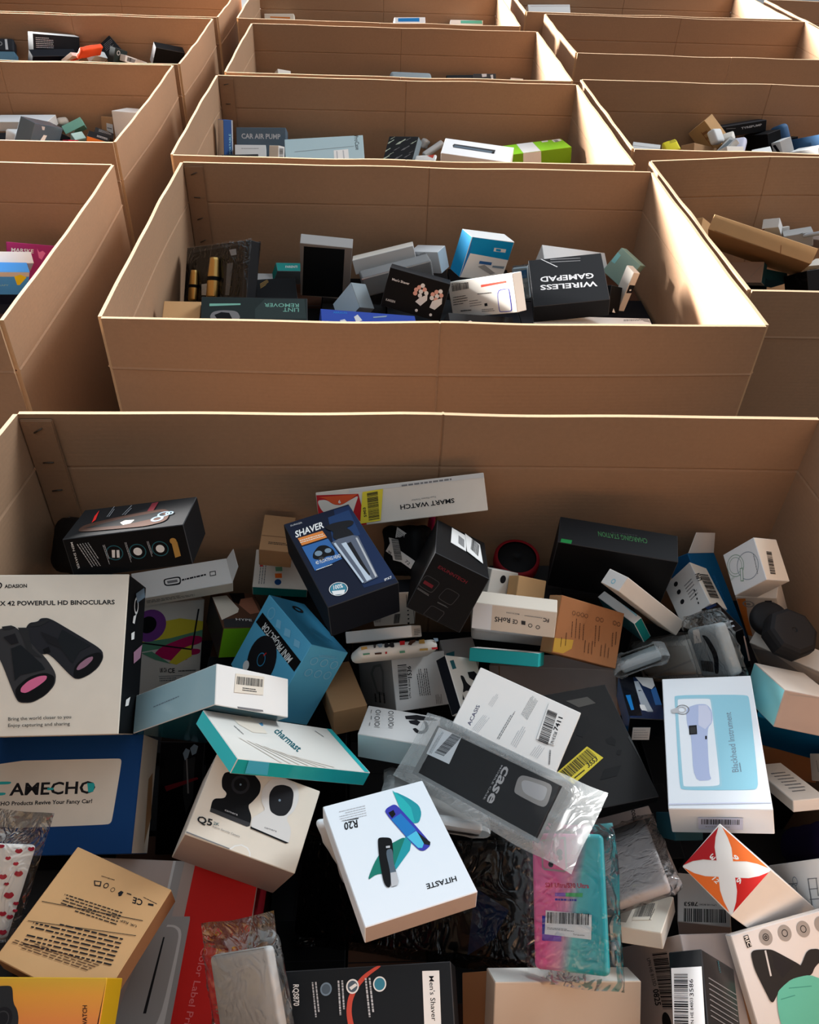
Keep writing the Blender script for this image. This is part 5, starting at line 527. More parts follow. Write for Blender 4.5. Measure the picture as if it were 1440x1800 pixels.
["camouflage_box","box with a black and pale camouflage print in the middle of the third carton","box","C2",[0.8777,0.2498,-0.409,-0.4562,0.6967,-0.5536,0.1467,0.6725,0.7254,0.0972,2.8439,0.814],[0.1086,0.109,0.033],{"F":"charcoal","r":"slate2"},[["P","F","camo",[[4,793],[47,889],[114,909],[210,985],[229,951],[116,879],[79,830],[13,813]],None],["P","F","camo",[[304,776],[424,896],[509,921],[625,1015],[655,972],[516,884],[474,823],[390,802]],None],["P","F","grey",[[641,931],[714,994],[754,1007],[821,1057],[826,1035],[750,988],[721,955],[681,944]],None],["P","F","camo",[[4,501],[12,589],[73,608],[162,678],[178,646],[74,581],[38,535],[4,520]],None],["P","F","grey",[[293,567],[373,639],[420,654],[495,711],[503,686],[418,632],[386,595],[340,583]],None],["P","F","grey",[[558,567],[664,671],[735,693],[837,774],[860,738],[740,661],[701,608],[630,590]],None],["P","F","camo",[[4,196],[6,309],[86,333],[196,422],[223,383],[92,299],[51,241],[4,221]],None],["P","F","grey",[[384,236],[490,340],[562,363],[664,445],[686,408],[566,330],[528,277],[456,259]],None],["P","F","camo",[[854,809],[933,880],[980,895],[1053,951],[1061,926],[977,873],[946,836],[901,824]],None],["P","F","camo",[[58,970],[126,1026],[161,1038],[222,1082],[222,1062],[155,1020],[127,992],[93,982]],None],["P","F","grey",[[740,310],[825,389],[878,407],[958,469],[970,441],[877,382],[844,341],[793,327]],None],["P","F","camo",[[166,414],[233,470],[268,482],[329,527],[329,506],[262,465],[234,436],[201,426]],None],["P","F","grey",[[876,472],[942,528],[976,540],[1036,584],[1037,564],[971,522],[943,494],[910,484]],None]],{}],
["white_tube_box","white tubular pack behind the white box with the dark bar","pack","C2",[0.6273,0.7755,-0.0716,-0.7,0.5212,-0.4882,-0.3413,0.3564,0.8698,0.2091,2.955,0.7988],[0.0196,0.0868,0.02],"lgrey2",[],{"soft":0.006}],
["white_paper_pack","small crumpled white packet beside the camouflage box","packet","C2",[0.672,0.4246,0.6068,0.6607,0.0266,-0.7502,-0.3347,0.905,-0.2626,0.1828,2.992,0.8043],[0.0306,0.0302,0.02],"lgrey2",[],{"soft":0.006}],
["red_white_wrapper","white wrapper with a red patch in front of the white tubular pack","wrapper","C2",[0.8887,0.2449,-0.3876,-0.418,0.7804,-0.4651,0.1886,0.5753,0.7959,0.1713,2.772,0.8131],[0.0734,0.0507,0.01],"white",[["P","F","red3",[[407,471],[669,503],[643,360]],None]],{"soft":0.004}],
["white_bar_box","white box with a dark bar shaped device picture on top","box","C2",[0.9706,0.2373,-0.0392,-0.2375,0.9201,-0.3114,-0.0378,0.3115,0.9495,0.3322,2.7014,0.8488],[0.2206,0.0772,0.0644],"whiteb2",[["P","F","dgrey",[[290,462],[330,538],[1652,518],[1641,329],[324,355]],None],["P","F","slate",[[317,387],[363,478],[1582,436],[1556,343]],None],["P","F","black",[[1551,375],[1646,430],[1641,329],[1570,313]],None]],{}],
["lime_green_box","lime green box with a white band at the right end of the third carton","box","C2",[0.9812,-0.1713,-0.0889,0.1741,0.9844,0.0248,0.0833,-0.0398,0.9957,0.5386,2.7921,0.8394],[0.2028,0.1015,0.0505],{"F":"lime","b":"lime2","r":"black"},[["P","F","lgrey2",[[480,1011],[1035,1011],[979,4],[398,4]],None],["P","b","lgrey2",[[389,501],[988,497],[1024,7],[405,4]],None],["P","F","lgrey2",[[1686,984],[1966,1005],[1974,776],[1681,715]],None],["P","F","grey",[[1730,916],[1856,925],[1866,728],[1740,689]],None],["P","F","lgrey2",[[1325,984],[1554,995],[1525,847],[1321,842]],None]],{}],
["white_scrap_pack","pointed white pack just visible at the left of the fourth carton","pack","C3",[0.8604,-0.1172,0.496,0.4585,0.6031,-0.6528,-0.2226,0.789,0.5726,-0.3654,3.7254,0.8269],[0.0585,0.0589,0.0301],"cream2",[],{}],
["grey_hard_case","grey rounded hard case in the fourth carton","case","C3",[0.9689,-0.1493,0.1972,0.2384,0.7767,-0.583,-0.0661,0.6119,0.7882,0.1549,3.6572,0.8334],[0.1726,0.0766,0.061],"slate2",[],{"soft":0.012}],
["black_flat_pack","flat black pack near the right side of the fourth carton","pack","C3",[0.9685,-0.1856,0.1661,0.2477,0.7868,-0.5654,-0.0258,0.5887,0.8079,0.3705,3.7509,0.817],[0.1282,0.0595,0.0404],"black",[],{}],
["black_clear_pack","black pack with clear wrap reflections in the fourth carton","pack","C3",[0.9972,-0.0522,0.0536,0.0739,0.5733,-0.816,0.0119,0.8176,0.5756,0.4605,3.7114,0.8342],[0.0936,0.0579,0.0403],"dgrey",[["P","F","lgrey",[[335,563],[547,575],[542,463],[363,444]],None],["P","F","lgrey",[[703,522],[809,541],[823,343],[748,323]],None]],{}],  # pale patches paint the reflections of the wrap
["white_peak_pack","white pack peak at the right of the fourth carton","pack","C3",[0.9958,0.0023,0.0913,0.0675,0.655,-0.7526,-0.0615,0.7556,0.6521,0.5985,3.7394,0.8229],[0.0537,0.0427,0.03],"white",[],{}],
["orange_trim_box","white box with an orange edge in the far centre carton","box","C4",[0.9995,-0.0226,-0.0223,-0.0128,0.3549,-0.9348,0.029,0.9346,0.3544,-0.4624,4.7179,0.8581],[0.1454,0.0509,0.0501],"cream",[["P","F","orange3",[[285,388],[1268,363],[1264,289],[282,339]],None]],{}],
["blue_white_pack","blue and white pack in the far centre carton","pack","C4",[0.9927,-0.0752,0.0943,0.1203,0.5622,-0.8182,0.0086,0.8236,0.5671,0.1795,4.568,0.8753],[0.1507,0.0628,0.0514],"whiteb2",[["P","F","azure",[[180,590],[1225,599],[1214,430],[169,435]],None]],{}],
["mint_box","mint and white box at the right of the far centre carton","box","C4",[0.9999,-0.0124,0.0109,0.015,0.406,-0.9137,0.0069,0.9138,0.4062,0.4686,4.697,0.8566],[0.1624,0.0519,0.0505],"white",[["P","F","mint",[[510,497],[1579,515],[1598,365],[512,372]],None]],{}],
["magenta_box","magenta box with white lettering in the near left carton","box","L1",[0.933,0.0695,0.353,0.2959,0.4101,-0.8627,-0.2047,0.9094,0.3621,-0.8464,1.9848,0.7962],[0.117,0.1015,0.0401],{"F":"magenta2","t":"pink","l":"pink"},[["T","F","white!",[[103,797],[599,801],[112,887]],"MARSKE"],["F","F","pink",[[106,753],[592,761],[109,772]],1],["P","F","pink2",[[684,920],[734,835],[810,875],[873,824],[781,659],[718,699]],None],["P","F","pink",[[150,573],[329,577],[328,554],[149,548]],None]],{}],
["white_top_box","white box top in front of the magenta box at the left edge","box","L1",[0.7943,0.533,0.2915,0.5587,-0.4525,-0.6951,-0.2386,0.715,-0.6572,-0.8817,1.91,0.8389],[0.1225,0.0404,0.03],"white",[],{}],
["blue_yellow_box","grey and bright blue box with a yellow corner at the left edge","box","L1",[0.83,0.3973,0.3915,0.5081,-0.2492,-0.8244,-0.23,0.8832,-0.4087,-0.8641,1.8052,0.8322],[0.1263,0.1054,0.0301],{"F":"azure3"},[["P","F","lgrey",[[10,1045],[1251,1050],[1253,912],[14,900]],None],["P","F","yellow3",[[939,917],[1065,978],[1204,889],[1079,643],[1018,642]],None],["P","F","navy",[[4,337],[774,332],[1248,328],[1253,4],[4,11]],None],["T","F","paleblue",[[460,603],[838,611],[457,656]],"THERAPY"]],{}],
["white_long_box","long plain white box at the back of the second left carton","box","L2",[0.9931,-0.0558,-0.1028,-0.1042,-0.0222,-0.9943,0.0532,0.9982,-0.0279,-1.1852,3.0281,0.8324],[0.196,0.0306,0.0763],{"F":"white2","t":"whiteb2","r":"lgrey2"},[],{}],
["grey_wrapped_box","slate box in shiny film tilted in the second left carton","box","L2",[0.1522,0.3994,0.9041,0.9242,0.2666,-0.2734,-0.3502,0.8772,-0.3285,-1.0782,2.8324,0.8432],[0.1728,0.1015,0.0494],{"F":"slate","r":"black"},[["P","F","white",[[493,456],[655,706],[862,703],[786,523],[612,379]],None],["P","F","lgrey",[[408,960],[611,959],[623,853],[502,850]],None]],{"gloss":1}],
["black_small_box","black box right of the slate wrapped box","box","L2",[0.2144,0.1447,0.966,0.8476,0.4639,-0.2577,-0.4854,0.874,-0.0232,-1.0626,2.949,0.7957],[0.0646,0.0539,0.0507],"black",[],{}],
["white_film_pack","white film wrapped pack left of the slate box","pack","L2",[0.4101,0.2975,0.8621,0.8763,0.1334,-0.4629,-0.2527,0.9453,-0.206,-1.1762,2.8961,0.8164],[0.0594,0.0603,0.0397],"lgrey2",[],{"soft":0.008}],
["dark_cube_box","dark box at the left edge under the long plain white box","box","L2",[0.9976,0.0162,-0.0678,-0.0613,0.6679,-0.7417,0.0333,0.7441,0.6672,-1.245,2.9489,0.7815],[0.1019,0.0649,0.0506],"dgrey2",[],{}],
["rounded_cream_case","rounded cream case beside the long plain white box","case","L2",[0.8885,0.2581,0.3793,0.4587,-0.4836,-0.7455,-0.009,0.8364,-0.5481,-1.0804,3.092,0.8126],[0.0399,0.0487,0.0295],"cream2",[],{"soft":0.012}],
["seafoam_tube_box","seafoam and white slim box slanting up behind the black box","box","L2",[0.8802,0.0427,0.4728,0.3114,-0.8036,-0.5072,0.3583,0.5936,-0.7206,-1.0289,3.0494,0.8151],[0.0712,0.035,0.0301],{"F":"seafoam"},[["P","F","white",[[4,340],[363,346],[203,120],[11,5]],None]],{}],
["mint_white_pack","pale mint pack between the seafoam box and the black gold-edged box","pack","L2",[0.771,0.3115,0.5555,0.6368,-0.3888,-0.6658,0.0086,0.8671,-0.4981,-0.9922,2.9524,0.8039],[0.039,0.0381,0.0301],"aqua2",[],{}],
["red_flat_pack","red pack peeking over the rim of the second left carton","pack","L2",[0.5552,0.006,0.8317,0.7806,0.3415,-0.5236,-0.2872,0.9399,0.1849,-0.9872,2.8569,0.8179],[0.0401,0.027,0.03],"crimson",[],{}],
["gold_edge_box","black box with gold edges and an orange end","box","L2",[0.9403,-0.0993,0.3255,0.1143,0.9931,-0.0273,-0.3205,0.0629,0.9452,-0.9066,2.8816,0.8199],[0.0655,0.0477,0.0398],{"F":"black2","l":"orange3","b":"orange3"},[["P","F","gold",[[4,473],[178,473],[198,473],[4,473]],None],["F","F","lgrey",[[283,142],[619,138],[281,317]],2]],{}],
["black_card_pack","thin black card packs stacked beside the orange end","pack","L2",[0.8947,-0.1564,0.4183,0.1996,0.9779,-0.0615,-0.3995,0.1385,0.9062,-0.9068,2.9606,0.8174],[0.0601,0.0404,0.0199],"charcoal",[["F","F","lgrey",[[114,133],[515,200],[120,334]],3]],{}],
["kraft_end_box","brown box with a white label behind the pale tall box in the second left carton","box","L2",[0.8995,0.0605,-0.4326,-0.4331,0.2522,-0.8653,0.0568,0.9658,0.2531,-0.9117,3.079,0.809],[0.0506,0.0679,0.0396],"kraft",[["P","F","lgrey2",[[226,487],[502,457],[502,151],[220,254]],None],["F","F","ink",[[254,299],[486,276],[260,363]],1]],{}],
["pale_tall_box","pale white tall box by the right wall of the second left carton","box","L2",[0.9378,-0.0011,-0.3473,-0.3437,0.1395,-0.9287,0.0494,0.9902,0.1304,-0.8177,3.0156,0.8342],[0.0931,0.0986,0.0874],{"F":"lgrey2","t":"white"},[],{}],
["black_text_box","black box with pale text lines standing in the third left carton","box","L3",[0.6451,0.1792,0.7428,0.7406,0.0926,-0.6655,-0.1881,0.9794,-0.073,-1.301,3.8235,0.8884],[0.2055,0.1159,0.0373],{"F":"slateb","t":"white"},[["F","F","lgrey",[[116,643],[874,661],[109,1048]],6]],{}],
["black_round_gadget","black rounded gadget with a white strip at the far left","gadget","L3",[0.987,-0.0889,0.134,0.157,0.713,-0.6833,-0.0348,0.6955,0.7177,-1.5259,3.8755,0.879],[0.0947,0.0609,0.0483],"dgrey2",[["P","F","lgrey",[[600,545],[688,548],[717,94],[614,91]],None],["C","F","grey",[[410,346],[503,349]],0.4]],{"soft":0.01}],
["blue_grey_box","blue grey box under the black gadget at the left edge","box","L3",[0.9999,-0.0069,-0.0108,-0.0034,0.666,-0.7459,0.0123,0.7459,0.666,-1.5253,3.8207,0.8431],[0.1193,0.0588,0.0395],"steelblue2",[],{}],
["navy_tool_box","dark box lying in front of the black text box","box","L3",[0.7679,0.3978,0.5021,0.6331,-0.3519,-0.6895,-0.0976,0.8473,-0.5221,-1.2891,3.7458,0.8764],[0.1797,0.052,0.0371],"navyd",[],{}],
["orange_pouch","bright orange pouch slanting in the third left carton","pouch","L3",[0.4238,0.585,0.6915,0.903,-0.2135,-0.3728,-0.0705,0.7824,-0.6187,-1.123,3.7063,0.9131],[0.1277,0.0459,0.0187],"vermilion",[],{"soft":0.006}],
["white_orange_tail_pack","white and orange packet left of the orange pouch","packet","L3",[0.2784,0.8317,0.4804,0.9317,-0.1123,-0.3456,-0.2335,0.5438,-0.8061,-1.2068,3.7349,0.8801],[0.075,0.0552,0.0145],"cream2",[["P","F","vermilion",[[169,237],[525,548],[616,323],[353,155]],None]],{}],
["black_heater_box","black box standing on its corner behind the orange pouch","box","L3",[0.7446,-0.6104,-0.2701,0.3497,0.7015,-0.6209,0.5685,0.3679,0.7358,-1.0803,3.8585,0.8814],[0.0724,0.0998,0.0383],{"F":"black2","l":"lgrey"},[["F","F","grey",[[181,474],[588,436],[312,853]],5]],{}],
["white_wedge_pack","greyish white wedge pack below the orange pouch","pack","L3",[0.4436,0.7532,0.4858,0.8365,-0.1532,-0.5262,-0.3218,0.6397,-0.698,-1.1261,3.7929,0.8725],[0.0665,0.0453,0.0286],"lgrey2",[],{}],
["dark_green_box","dark green box with a ring logo beside a barcoded white box","box","L3",[0.4414,0.3127,0.8411,0.8232,0.232,-0.5182,-0.3571,0.9211,-0.155,-1.039,3.7817,0.8797],[0.0692,0.061,0.0284],"greenblack",[["C","F","lgrey",[[203,461],[290,479]],0.3],["T","F","lgrey",[[322,384],[549,405],[328,421]],"TTEC"]],{}],
["barcode_strip_box","white box with barcode lying beside the dark green box","box","L3",[0.4945,0.236,0.8365,0.7792,0.306,-0.547,-0.3851,0.9223,-0.0326,-0.9851,3.8098,0.858],[0.119,0.0244,0.0296],"lgrey2",[["B","F","ink",[[103,47],[431,58],[113,199]],None],["P","F","grey",[[371,185],[553,202],[503,65],[343,53]],None]],{}],
["black_right_box","black box by the right wall of the third left carton","box","L3",[0.8483,0.3882,0.3601,0.47,-0.2387,-0.8498,-0.2439,0.8901,-0.3849,-0.8517,3.847,0.8715],[0.1214,0.0811,0.0382],{"F":"black2","l":"lgrey"},[],{}],
["open_tray_carton","long empty brown carton tray lying slantwise in the near right carton","carton","R1",[0.8693,0.3196,-0.377,-0.4779,0.3485,-0.8063,-0.1263,0.8811,0.4557,0.967,1.9602,0.8837],[0.2428,0.0355,0.3526],{"F":"kraftl","b":"kraftl"},[["P","F","kraftb",[[1646,176],[1665,182],[1732,4],[1713,4]],None],["P","F","kraft2",[[141,24],[2419,4],[2424,4],[149,9]],None]],{}],
["end_flap_carton","short tan carton at the left end of the long brown tray","box","R1",[0.7301,0.1756,0.6605,0.4411,0.6171,-0.6516,-0.522,0.767,0.3731,0.8984,2.1802,0.8275],[0.0773,0.0594,0.0496],"kraftl",[],{}],
["open_greige_box","greige box with dark teal edge lying beside the left wall","box","R1",[0.8246,0.0745,-0.5607,-0.5083,0.5324,-0.6768,0.2481,0.8432,0.477,0.9447,1.9483,0.8194],[0.1017,0.0509,0.0498],{"F":"pinkgrey","t":"beige","r":"dteal2","b":"grey2"},[["P","F","grey2",[[736,140],[975,439],[981,425],[749,131]],None]],{}],
["dark_box_under","dark grey box beneath the greige box","box","R1",[0.8891,-0.4188,-0.1845,-0.4211,-0.5906,-0.6884,0.1794,0.6898,-0.7015,1.0102,2.0514,0.755],[0.1042,0.0406,0.041],"black",[],{}],
["dark_teal_box","dark teal box in the gap under the long brown tray","box","R1",[0.8652,-0.0521,0.4986,0.4034,0.6629,-0.6307,-0.2977,0.7469,0.5946,1.028,1.9789,0.7941],[0.0993,0.0256,0.0485],"dteal2",[],{}],
["flat_tan_box","flat tan box next to the front wall of the near right carton","box","R1",[0.8337,0.0267,0.5516,0.4918,0.4184,-0.7636,-0.2512,0.9079,0.3357,1.0917,2.0805,0.7225],[0.0952,0.0356,0.0419],"kraft",[],{}],
["black_cable_pack","black pack of cables by the front wall of the near right carton","pack","R1",[0.0894,-0.1628,-0.9826,-0.8323,0.5296,-0.1635,0.547,0.8325,-0.0882,1.0991,1.9237,0.8104],[0.0986,0.0497,0.05],"black2",[["P","F","dgrey2",[[723,315],[958,327],[982,254],[794,258]],None],["P","F","dgrey2",[[458,424],[540,435],[749,218],[668,205]],None]],{}],
["text_cream_box","cream box with two lines of text at the right frame edge","box","R1",[0.1883,-0.5029,-0.8435,-0.8671,0.3182,-0.3833,0.4612,0.8036,-0.3762,1.1537,1.947,0.8177],[0.0605,0.08,0.04],{"F":"cream2","l":"black"},[["T","F","dgrey",[[189,681],[433,686],[199,717]],"Kitchen"],["T","F","dgrey",[[190,611],[519,616],[200,648]],"Thermometer"],["P","F","ink",[[312,432],[502,435],[463,317],[290,312]],None]],{}],
["white_cards_pack","white card packs upright behind the long brown tray","pack","R1",[0.7941,-0.5735,-0.2013,-0.5125,-0.4537,-0.729,0.3268,0.682,-0.6542,1.1061,2.1965,0.8434],[0.043,0.0462,0.0281],"lgrey2",[["P","F","redd",[[4,420],[67,440],[68,403],[4,377]],None]],{}],
["white_thin_card","thin white card standing beside the white card packs","card","R1",[-0.1125,-0.1766,-0.9778,-0.9383,0.3428,0.046,0.327,0.9227,-0.2042,1.1588,2.2201,0.8227],[0.0142,0.0279,0.0191],"white",[],{}],
["grey_metal_pack","grey pack with dark metal fittings behind the tray","pack","R1",[0.9217,0.2806,-0.268,-0.251,0.9579,0.1396,0.2959,-0.0614,0.9533,1.1723,2.1684,0.8255],[0.0732,0.0489,0.0384],"grey2",[["P","F","dgrey",[[260,4],[330,4],[320,4],[261,4]],None],["P","F","ink",[[405,20],[491,55],[463,4],[371,4]],None]],{}],
["chrome_rod","chrome rod lying behind the tray at the right edge","rod","R1",[0.157,-0.4473,-0.8805,-0.8679,0.3629,-0.3391,0.4712,0.8174,-0.3313,1.1795,2.1086,0.8616],[0.0736,0.0095,0.0131],"steell",[],{"soft":0.006}],
["pinkish_flat_box","greige flat box beneath the chrome rod","box","R1",[0.7232,-0.5634,-0.3995,-0.6684,-0.4251,-0.6104,0.1741,0.7084,-0.684,1.2346,2.1972,0.8093],[0.0647,0.045,0.0194],"pinkgrey",[],{}],
["flat_white_stack","stack of flat white sleeves at the left end of the second right carton","sleeves","R2",[0.9617,0.2622,-0.0799,-0.274,0.9105,-0.3096,-0.0084,0.3197,0.9475,0.9455,2.9398,0.8147],[0.0936,0.0401,0.0299],"lgrey2",[["P","F","grey2",[[4,210],[927,199],[929,177],[4,180]],None]],{}],
["yellow_pack","yellow pack with small print in the second right carton","pack","R2",[0.9483,-0.142,-0.2837,0.0391,0.9397,-0.3398,0.3149,0.3112,0.8967,1.022,2.8986,0.8261],[0.0498,0.0603,0.0498],{"F":"yellow3","l":"stainy"},[["F","F","dgrey",[[232,407],[459,400],[264,574]],3]],{"soft":0.008}],
["tan_upright_box","tan box with a line drawing standing on its corner","box","R2",[0.1824,-0.6618,-0.7271,-0.7394,0.395,-0.5451,0.648,0.6371,-0.4173,1.1825,3.0127,0.8477],[0.0998,0.1027,0.0404],"kraftl",[["F","F","kraftb",[[529,386],[898,356],[539,788]],2],["P","F","kraftb",[[539,788],[567,784],[582,123],[554,127]],None]],{}],
["tan_low_box","darker tan box in front of the upright tan box","box","R2",[0.8133,-0.0179,0.5816,0.5147,0.4882,-0.7048,-0.2713,0.8725,0.4063,1.111,2.8724,0.8243],[0.1375,0.0517,0.0503],"kraft",[],{}],
["black_instrument_box","long black box with white lettering at the back of the second right carton","box","R2",[0.9846,-0.1576,0.0761,0.1076,0.2024,-0.9734,0.138,0.9665,0.2162,1.2986,3.0358,0.868],[0.1583,0.036,0.0595],{"F":"black2","t":"dgrey2"},[["T","F","lgrey!",[[681,184],[1422,199],[667,250]],"TYREPUMP"],["F","F","grey",[[134,253],[523,219],[132,297]],1]],{}],
["black_lower_box","black box below the white lettering box","box","R2",[0.1692,-0.3289,-0.9291,-0.9336,0.2487,-0.258,0.316,0.911,-0.265,1.3761,2.9995,0.8368],[0.1397,0.0604,0.0487],"black",[],{}],
["white_crumpled_pack","crumpled white pack leaning on the tan upright box","pack","R2",[0.7798,-0.3525,0.5173,0.6121,0.6026,-0.512,-0.1313,0.7159,0.6857,1.1604,2.8912,0.879],[0.0508,0.0471,0.03],"lgrey2",[],{"soft":0.008}],
["white_folded_pack","white folded pack in front of the black lettering box","pack","R2",[0.7887,0.3202,-0.5248,-0.4155,0.9068,-0.0712,0.4531,0.2743,0.8482,1.2179,2.9226,0.8644],[0.0393,0.0389,0.0293],"cream2",[],{"soft":0.006}],
["silver_tablet_pack","silver wrapped flat pack slanting towards the front wall","pack","R2",[0.0853,0.6591,-0.7472,-0.9815,0.1845,0.0507,0.1713,0.729,0.6627,1.1869,2.8379,0.8603],[0.0481,0.065,0.0196],"lgrey2",[["P","F","slate2",[[68,62],[361,40],[373,569],[143,560]],None]],{}],
["lilac_bag_pack","pale lilac bagged pack next to the silver flat pack","bag","R2",[0.813,0.3384,-0.4738,-0.4942,0.8313,-0.2543,0.3078,0.4409,0.8431,1.229,2.8571,0.8569],[0.0536,0.0706,0.0292],"lilac2",[],{"soft":0.012}],
["cream_pack","cream pack at the front wall below the lilac bagged pack","pack","R2",[0.8633,-0.1997,0.4635,0.4862,0.5753,-0.6577,-0.1353,0.7932,0.5938,1.18,2.7731,0.8559],[0.0854,0.0436,0.0395],"cream2",[],{}],
["blue_cloth_pack","dull blue cloth pack at the back wall of the second right carton","pack","R2",[0.1918,-0.3723,-0.9081,-0.8538,0.393,-0.3415,0.484,0.8408,-0.2425,1.4387,3.0192,0.8555],[0.0682,0.0615,0.0386],"denim2",[],{"soft":0.015}],
["white_peaked_box","white box with a peaked top near the second right front wall","box","R2",[0.9457,0.126,-0.2997,-0.1734,0.9752,-0.1374,0.275,0.1819,0.9441,1.3108,2.8213,0.8317],[0.0587,0.0736,0.0397],"white",[],{}],
["black_label_box","white and black box beside the peaked white box","box","R2",[0.0335,-0.4129,-0.9102,-0.9226,0.3373,-0.187,0.3842,0.846,-0.3697,1.4053,2.8973,0.8461],[0.0597,0.0548,0.0397],"lgrey2",[["P","F","ink",[[74,464],[268,479],[487,190],[324,138]],None]],{}],
["black_camera_box","small black box beside the blue cloth pack","box","R2",[-0.0212,-0.2271,-0.9736,-0.9588,0.2805,-0.0446,0.2832,0.9326,-0.2237,1.4969,3.0487,0.8202],[0.05,0.0343,0.0405],"black",[["C","F","grey",[[301,152],[389,152]],0.4]],{}],
["big_blue_box","large blue box slanting at the right frame edge","box","R2",[0.0604,-0.1445,-0.9877,-0.9251,0.3636,-0.1098,0.375,0.9203,-0.1117,1.5024,2.9091,0.8553],[0.2282,0.0518,0.0486],"denim2",[],{}],
["white_pointed_box","white pointed box at the right frame edge","box","R2",[0.2682,-0.3665,-0.8909,-0.8833,0.2756,-0.3792,0.3845,0.8887,-0.2498,1.4562,2.8044,0.8566],[0.1274,0.0384,0.0396],"white",[],{}],
["grey_far_box","pale grey box in the far right carton","box","R4",[0.9887,-0.0984,0.113,0.1498,0.6281,-0.7636,0.0042,0.7719,0.6358,0.9245,4.9717,0.8824],[0.2303,0.0635,0.0506],"lgrey2",[["P","F","greige2",[[132,579],[2242,588],[2238,543],[128,535]],None]],{}]
]
GROUPS = {'C0': 'products piled in the nearest carton', 'C1': 'products piled in the second middle carton', 'C2': 'products piled in the third middle carton', 'C3': 'products in the fourth middle carton',
          'C4': 'products in the farthest middle carton', 'L1': 'products in the near left carton', 'L2': 'products in the second left carton', 'L3': 'products in the third left carton', 'L4': 'products in the farthest left carton',
          'R1': 'products in the near right carton', 'R2': 'products in the second right carton', 'R4': 'products in the fourth right carton'}
DARK = ('black', 'black2', 'charcoal', 'navy', 'navyd', 'slateb', 'dgrey2', 'scuff', 'greenblack', 'navy2')
def product(rec, idx):
    name, label, cat, cont, M, d, cols, marks, opt = rec
    rng = random.Random(idx * 13 + 5); gloss = opt.get('gloss', 0)
    if isinstance(cols, str): cols = {'F': cols}
    base = cols['F']; g = Geo()
    mats = [mat(cols.get(k, base), gloss) for k in ('F', 'b', 'r', 't', 'l', 'K')]
    if 'puck' in opt:
        r, h, kind = opt['puck']; n = 8 if kind == 'oct' else 40
        prof = [(r * .86, -h / 2), (r * .97, -h * .38), (r, -h * .15), (r, h * .22), (r * .95, h * .4), (r * .82, h * .49), (r * .3, h * .5), (r * .12, h * .5), (r * .08, h * .46)]
        vs, fs = lathe(prof, n, 'z'); g.mesh(vs, fs, mat(base), kind != 'oct')
        if kind == 'tin': vs, fs = lathe([(r * 1.05, -h * .1), (r * 1.07, h * .2), (r * 1.05, h * .5), (r * .9, h * .53)], n, 'z'); g.mesh(vs, fs[:-2], mat('redd'), True)
    elif 'soft' in opt:
        g.bm(soft_block(d, opt['soft'], cat in ('pouch', 'parcel', 'packet', 'sachet') and not [m_ for m_ in marks if m_[0] in 'PT'], idx), [mats[0]], True)
    else:
        edge = mat('dgrey' if base in DARK else cols.get('F', base), gloss)
        g.bm(crisp_block(d, cols, edge), mats + [edge])
    o = g  # marks go into the same mesh, stickers become children
    stick = [m_ for m_ in marks if m_[0] == 'S']
    k = 0
    for m_ in marks:
        if m_[0] != 'S': draw(g, d, m_, 0.00022 + 0.00005 * k, gloss, rng, None); k += 1
    root = g.build(name)
    R = Matrix([M[0:3], M[3:6], M[6:9]]).to_4x4()
    root.matrix_world = Matrix.Translation(M[9:12]) @ R
    tag(root, label, cat, GROUPS[cont])
    for j, m_ in enumerate(stick): draw(None, d, m_, 0.0003 + 0.00005 * k + 0.0007 * j, 0, rng, root)
    if 'bag' in opt:
        kind, mx, my, th = opt['bag']
        b = bag_shell(d, mx, my, th, idx * 3.1, kind).build('film_bag', root)
        b['label'] = 'clear plastic film' if kind == 'clear' else 'frosted plastic film'
    if 'flap' in opt:
        for f, ln, ang in opt['flap']:
            O, U, Vv = face_frame(d, f); N = U.cross(Vv); wd = d[1] if f in 'rl' else d[0]; a = math.radians(ang)
            h0 = O + Vv * d[2]; dr = N * math.cos(a) + Vector((0, 0, 1)) * math.sin(a); fg = Geo(); nn = dr.cross(U).normalized() * 0.0006
            q = [h0 + U * .002, h0 + U * (wd - .002), h0 + U * (wd * .86) + dr * ln, h0 + U * (wd * .14) + dr * ln]
            fg.poly(q, mat('white')); fg.poly([p + nn for p in q][::-1], mat('white'))
            for i in range(4): fg.poly([q[i], q[(i + 1) % 4], q[(i + 1) % 4] + nn, q[i] + nn], mat('white'))
            fg.build('end_flap', root)
    if 'gold' in opt:
        mg, n2, l2, p2 = new_mat('gold_metal'); p2.inputs['Base Color'].default_value = (0.8, 0.5, 0.16, 1); p2.inputs['Metallic'].default_value = 0.9; p2.inputs['Roughness'].default_value = 0.28
        for u, v0, v1, r in ((.19, .02, .56, .014), (.52, .05, .74, .018)):
            vs, fs = lathe([(r * .9, v0), (r, v0 + .03), (r, v0 + (v1 - v0) * .55), (r * .82, v1 - .05), (r * .8, v1)], 24, 'y')
            vs = [(x + (u - .5) * d[0], (y - .5) * d[1] if 1 else y, z * .6 + d[2] / 2 + r * .5) for x, y, z in vs]
            t = Geo(); t.mesh(vs, fs, mg, True); tr = t.build('trimmer', root); tr['label'] = 'gold cylindrical trimmer'
            t = Geo(); vs2, fs2 = lathe([(r * 1.03, v0 + (v1 - v0) * .42), (r * 1.03, v0 + (v1 - v0) * .52)], 24, 'y')
            t.mesh([(x + (u - .5) * d[0], (y - .5) * d[1], z * .6 + d[2] / 2 + r * .5) for x, y, z in vs2], fs2, mat('black')); t.build('switch_band', tr)
    return root
for idx, rec in enumerate(PRODUCTS): product(rec, idx)
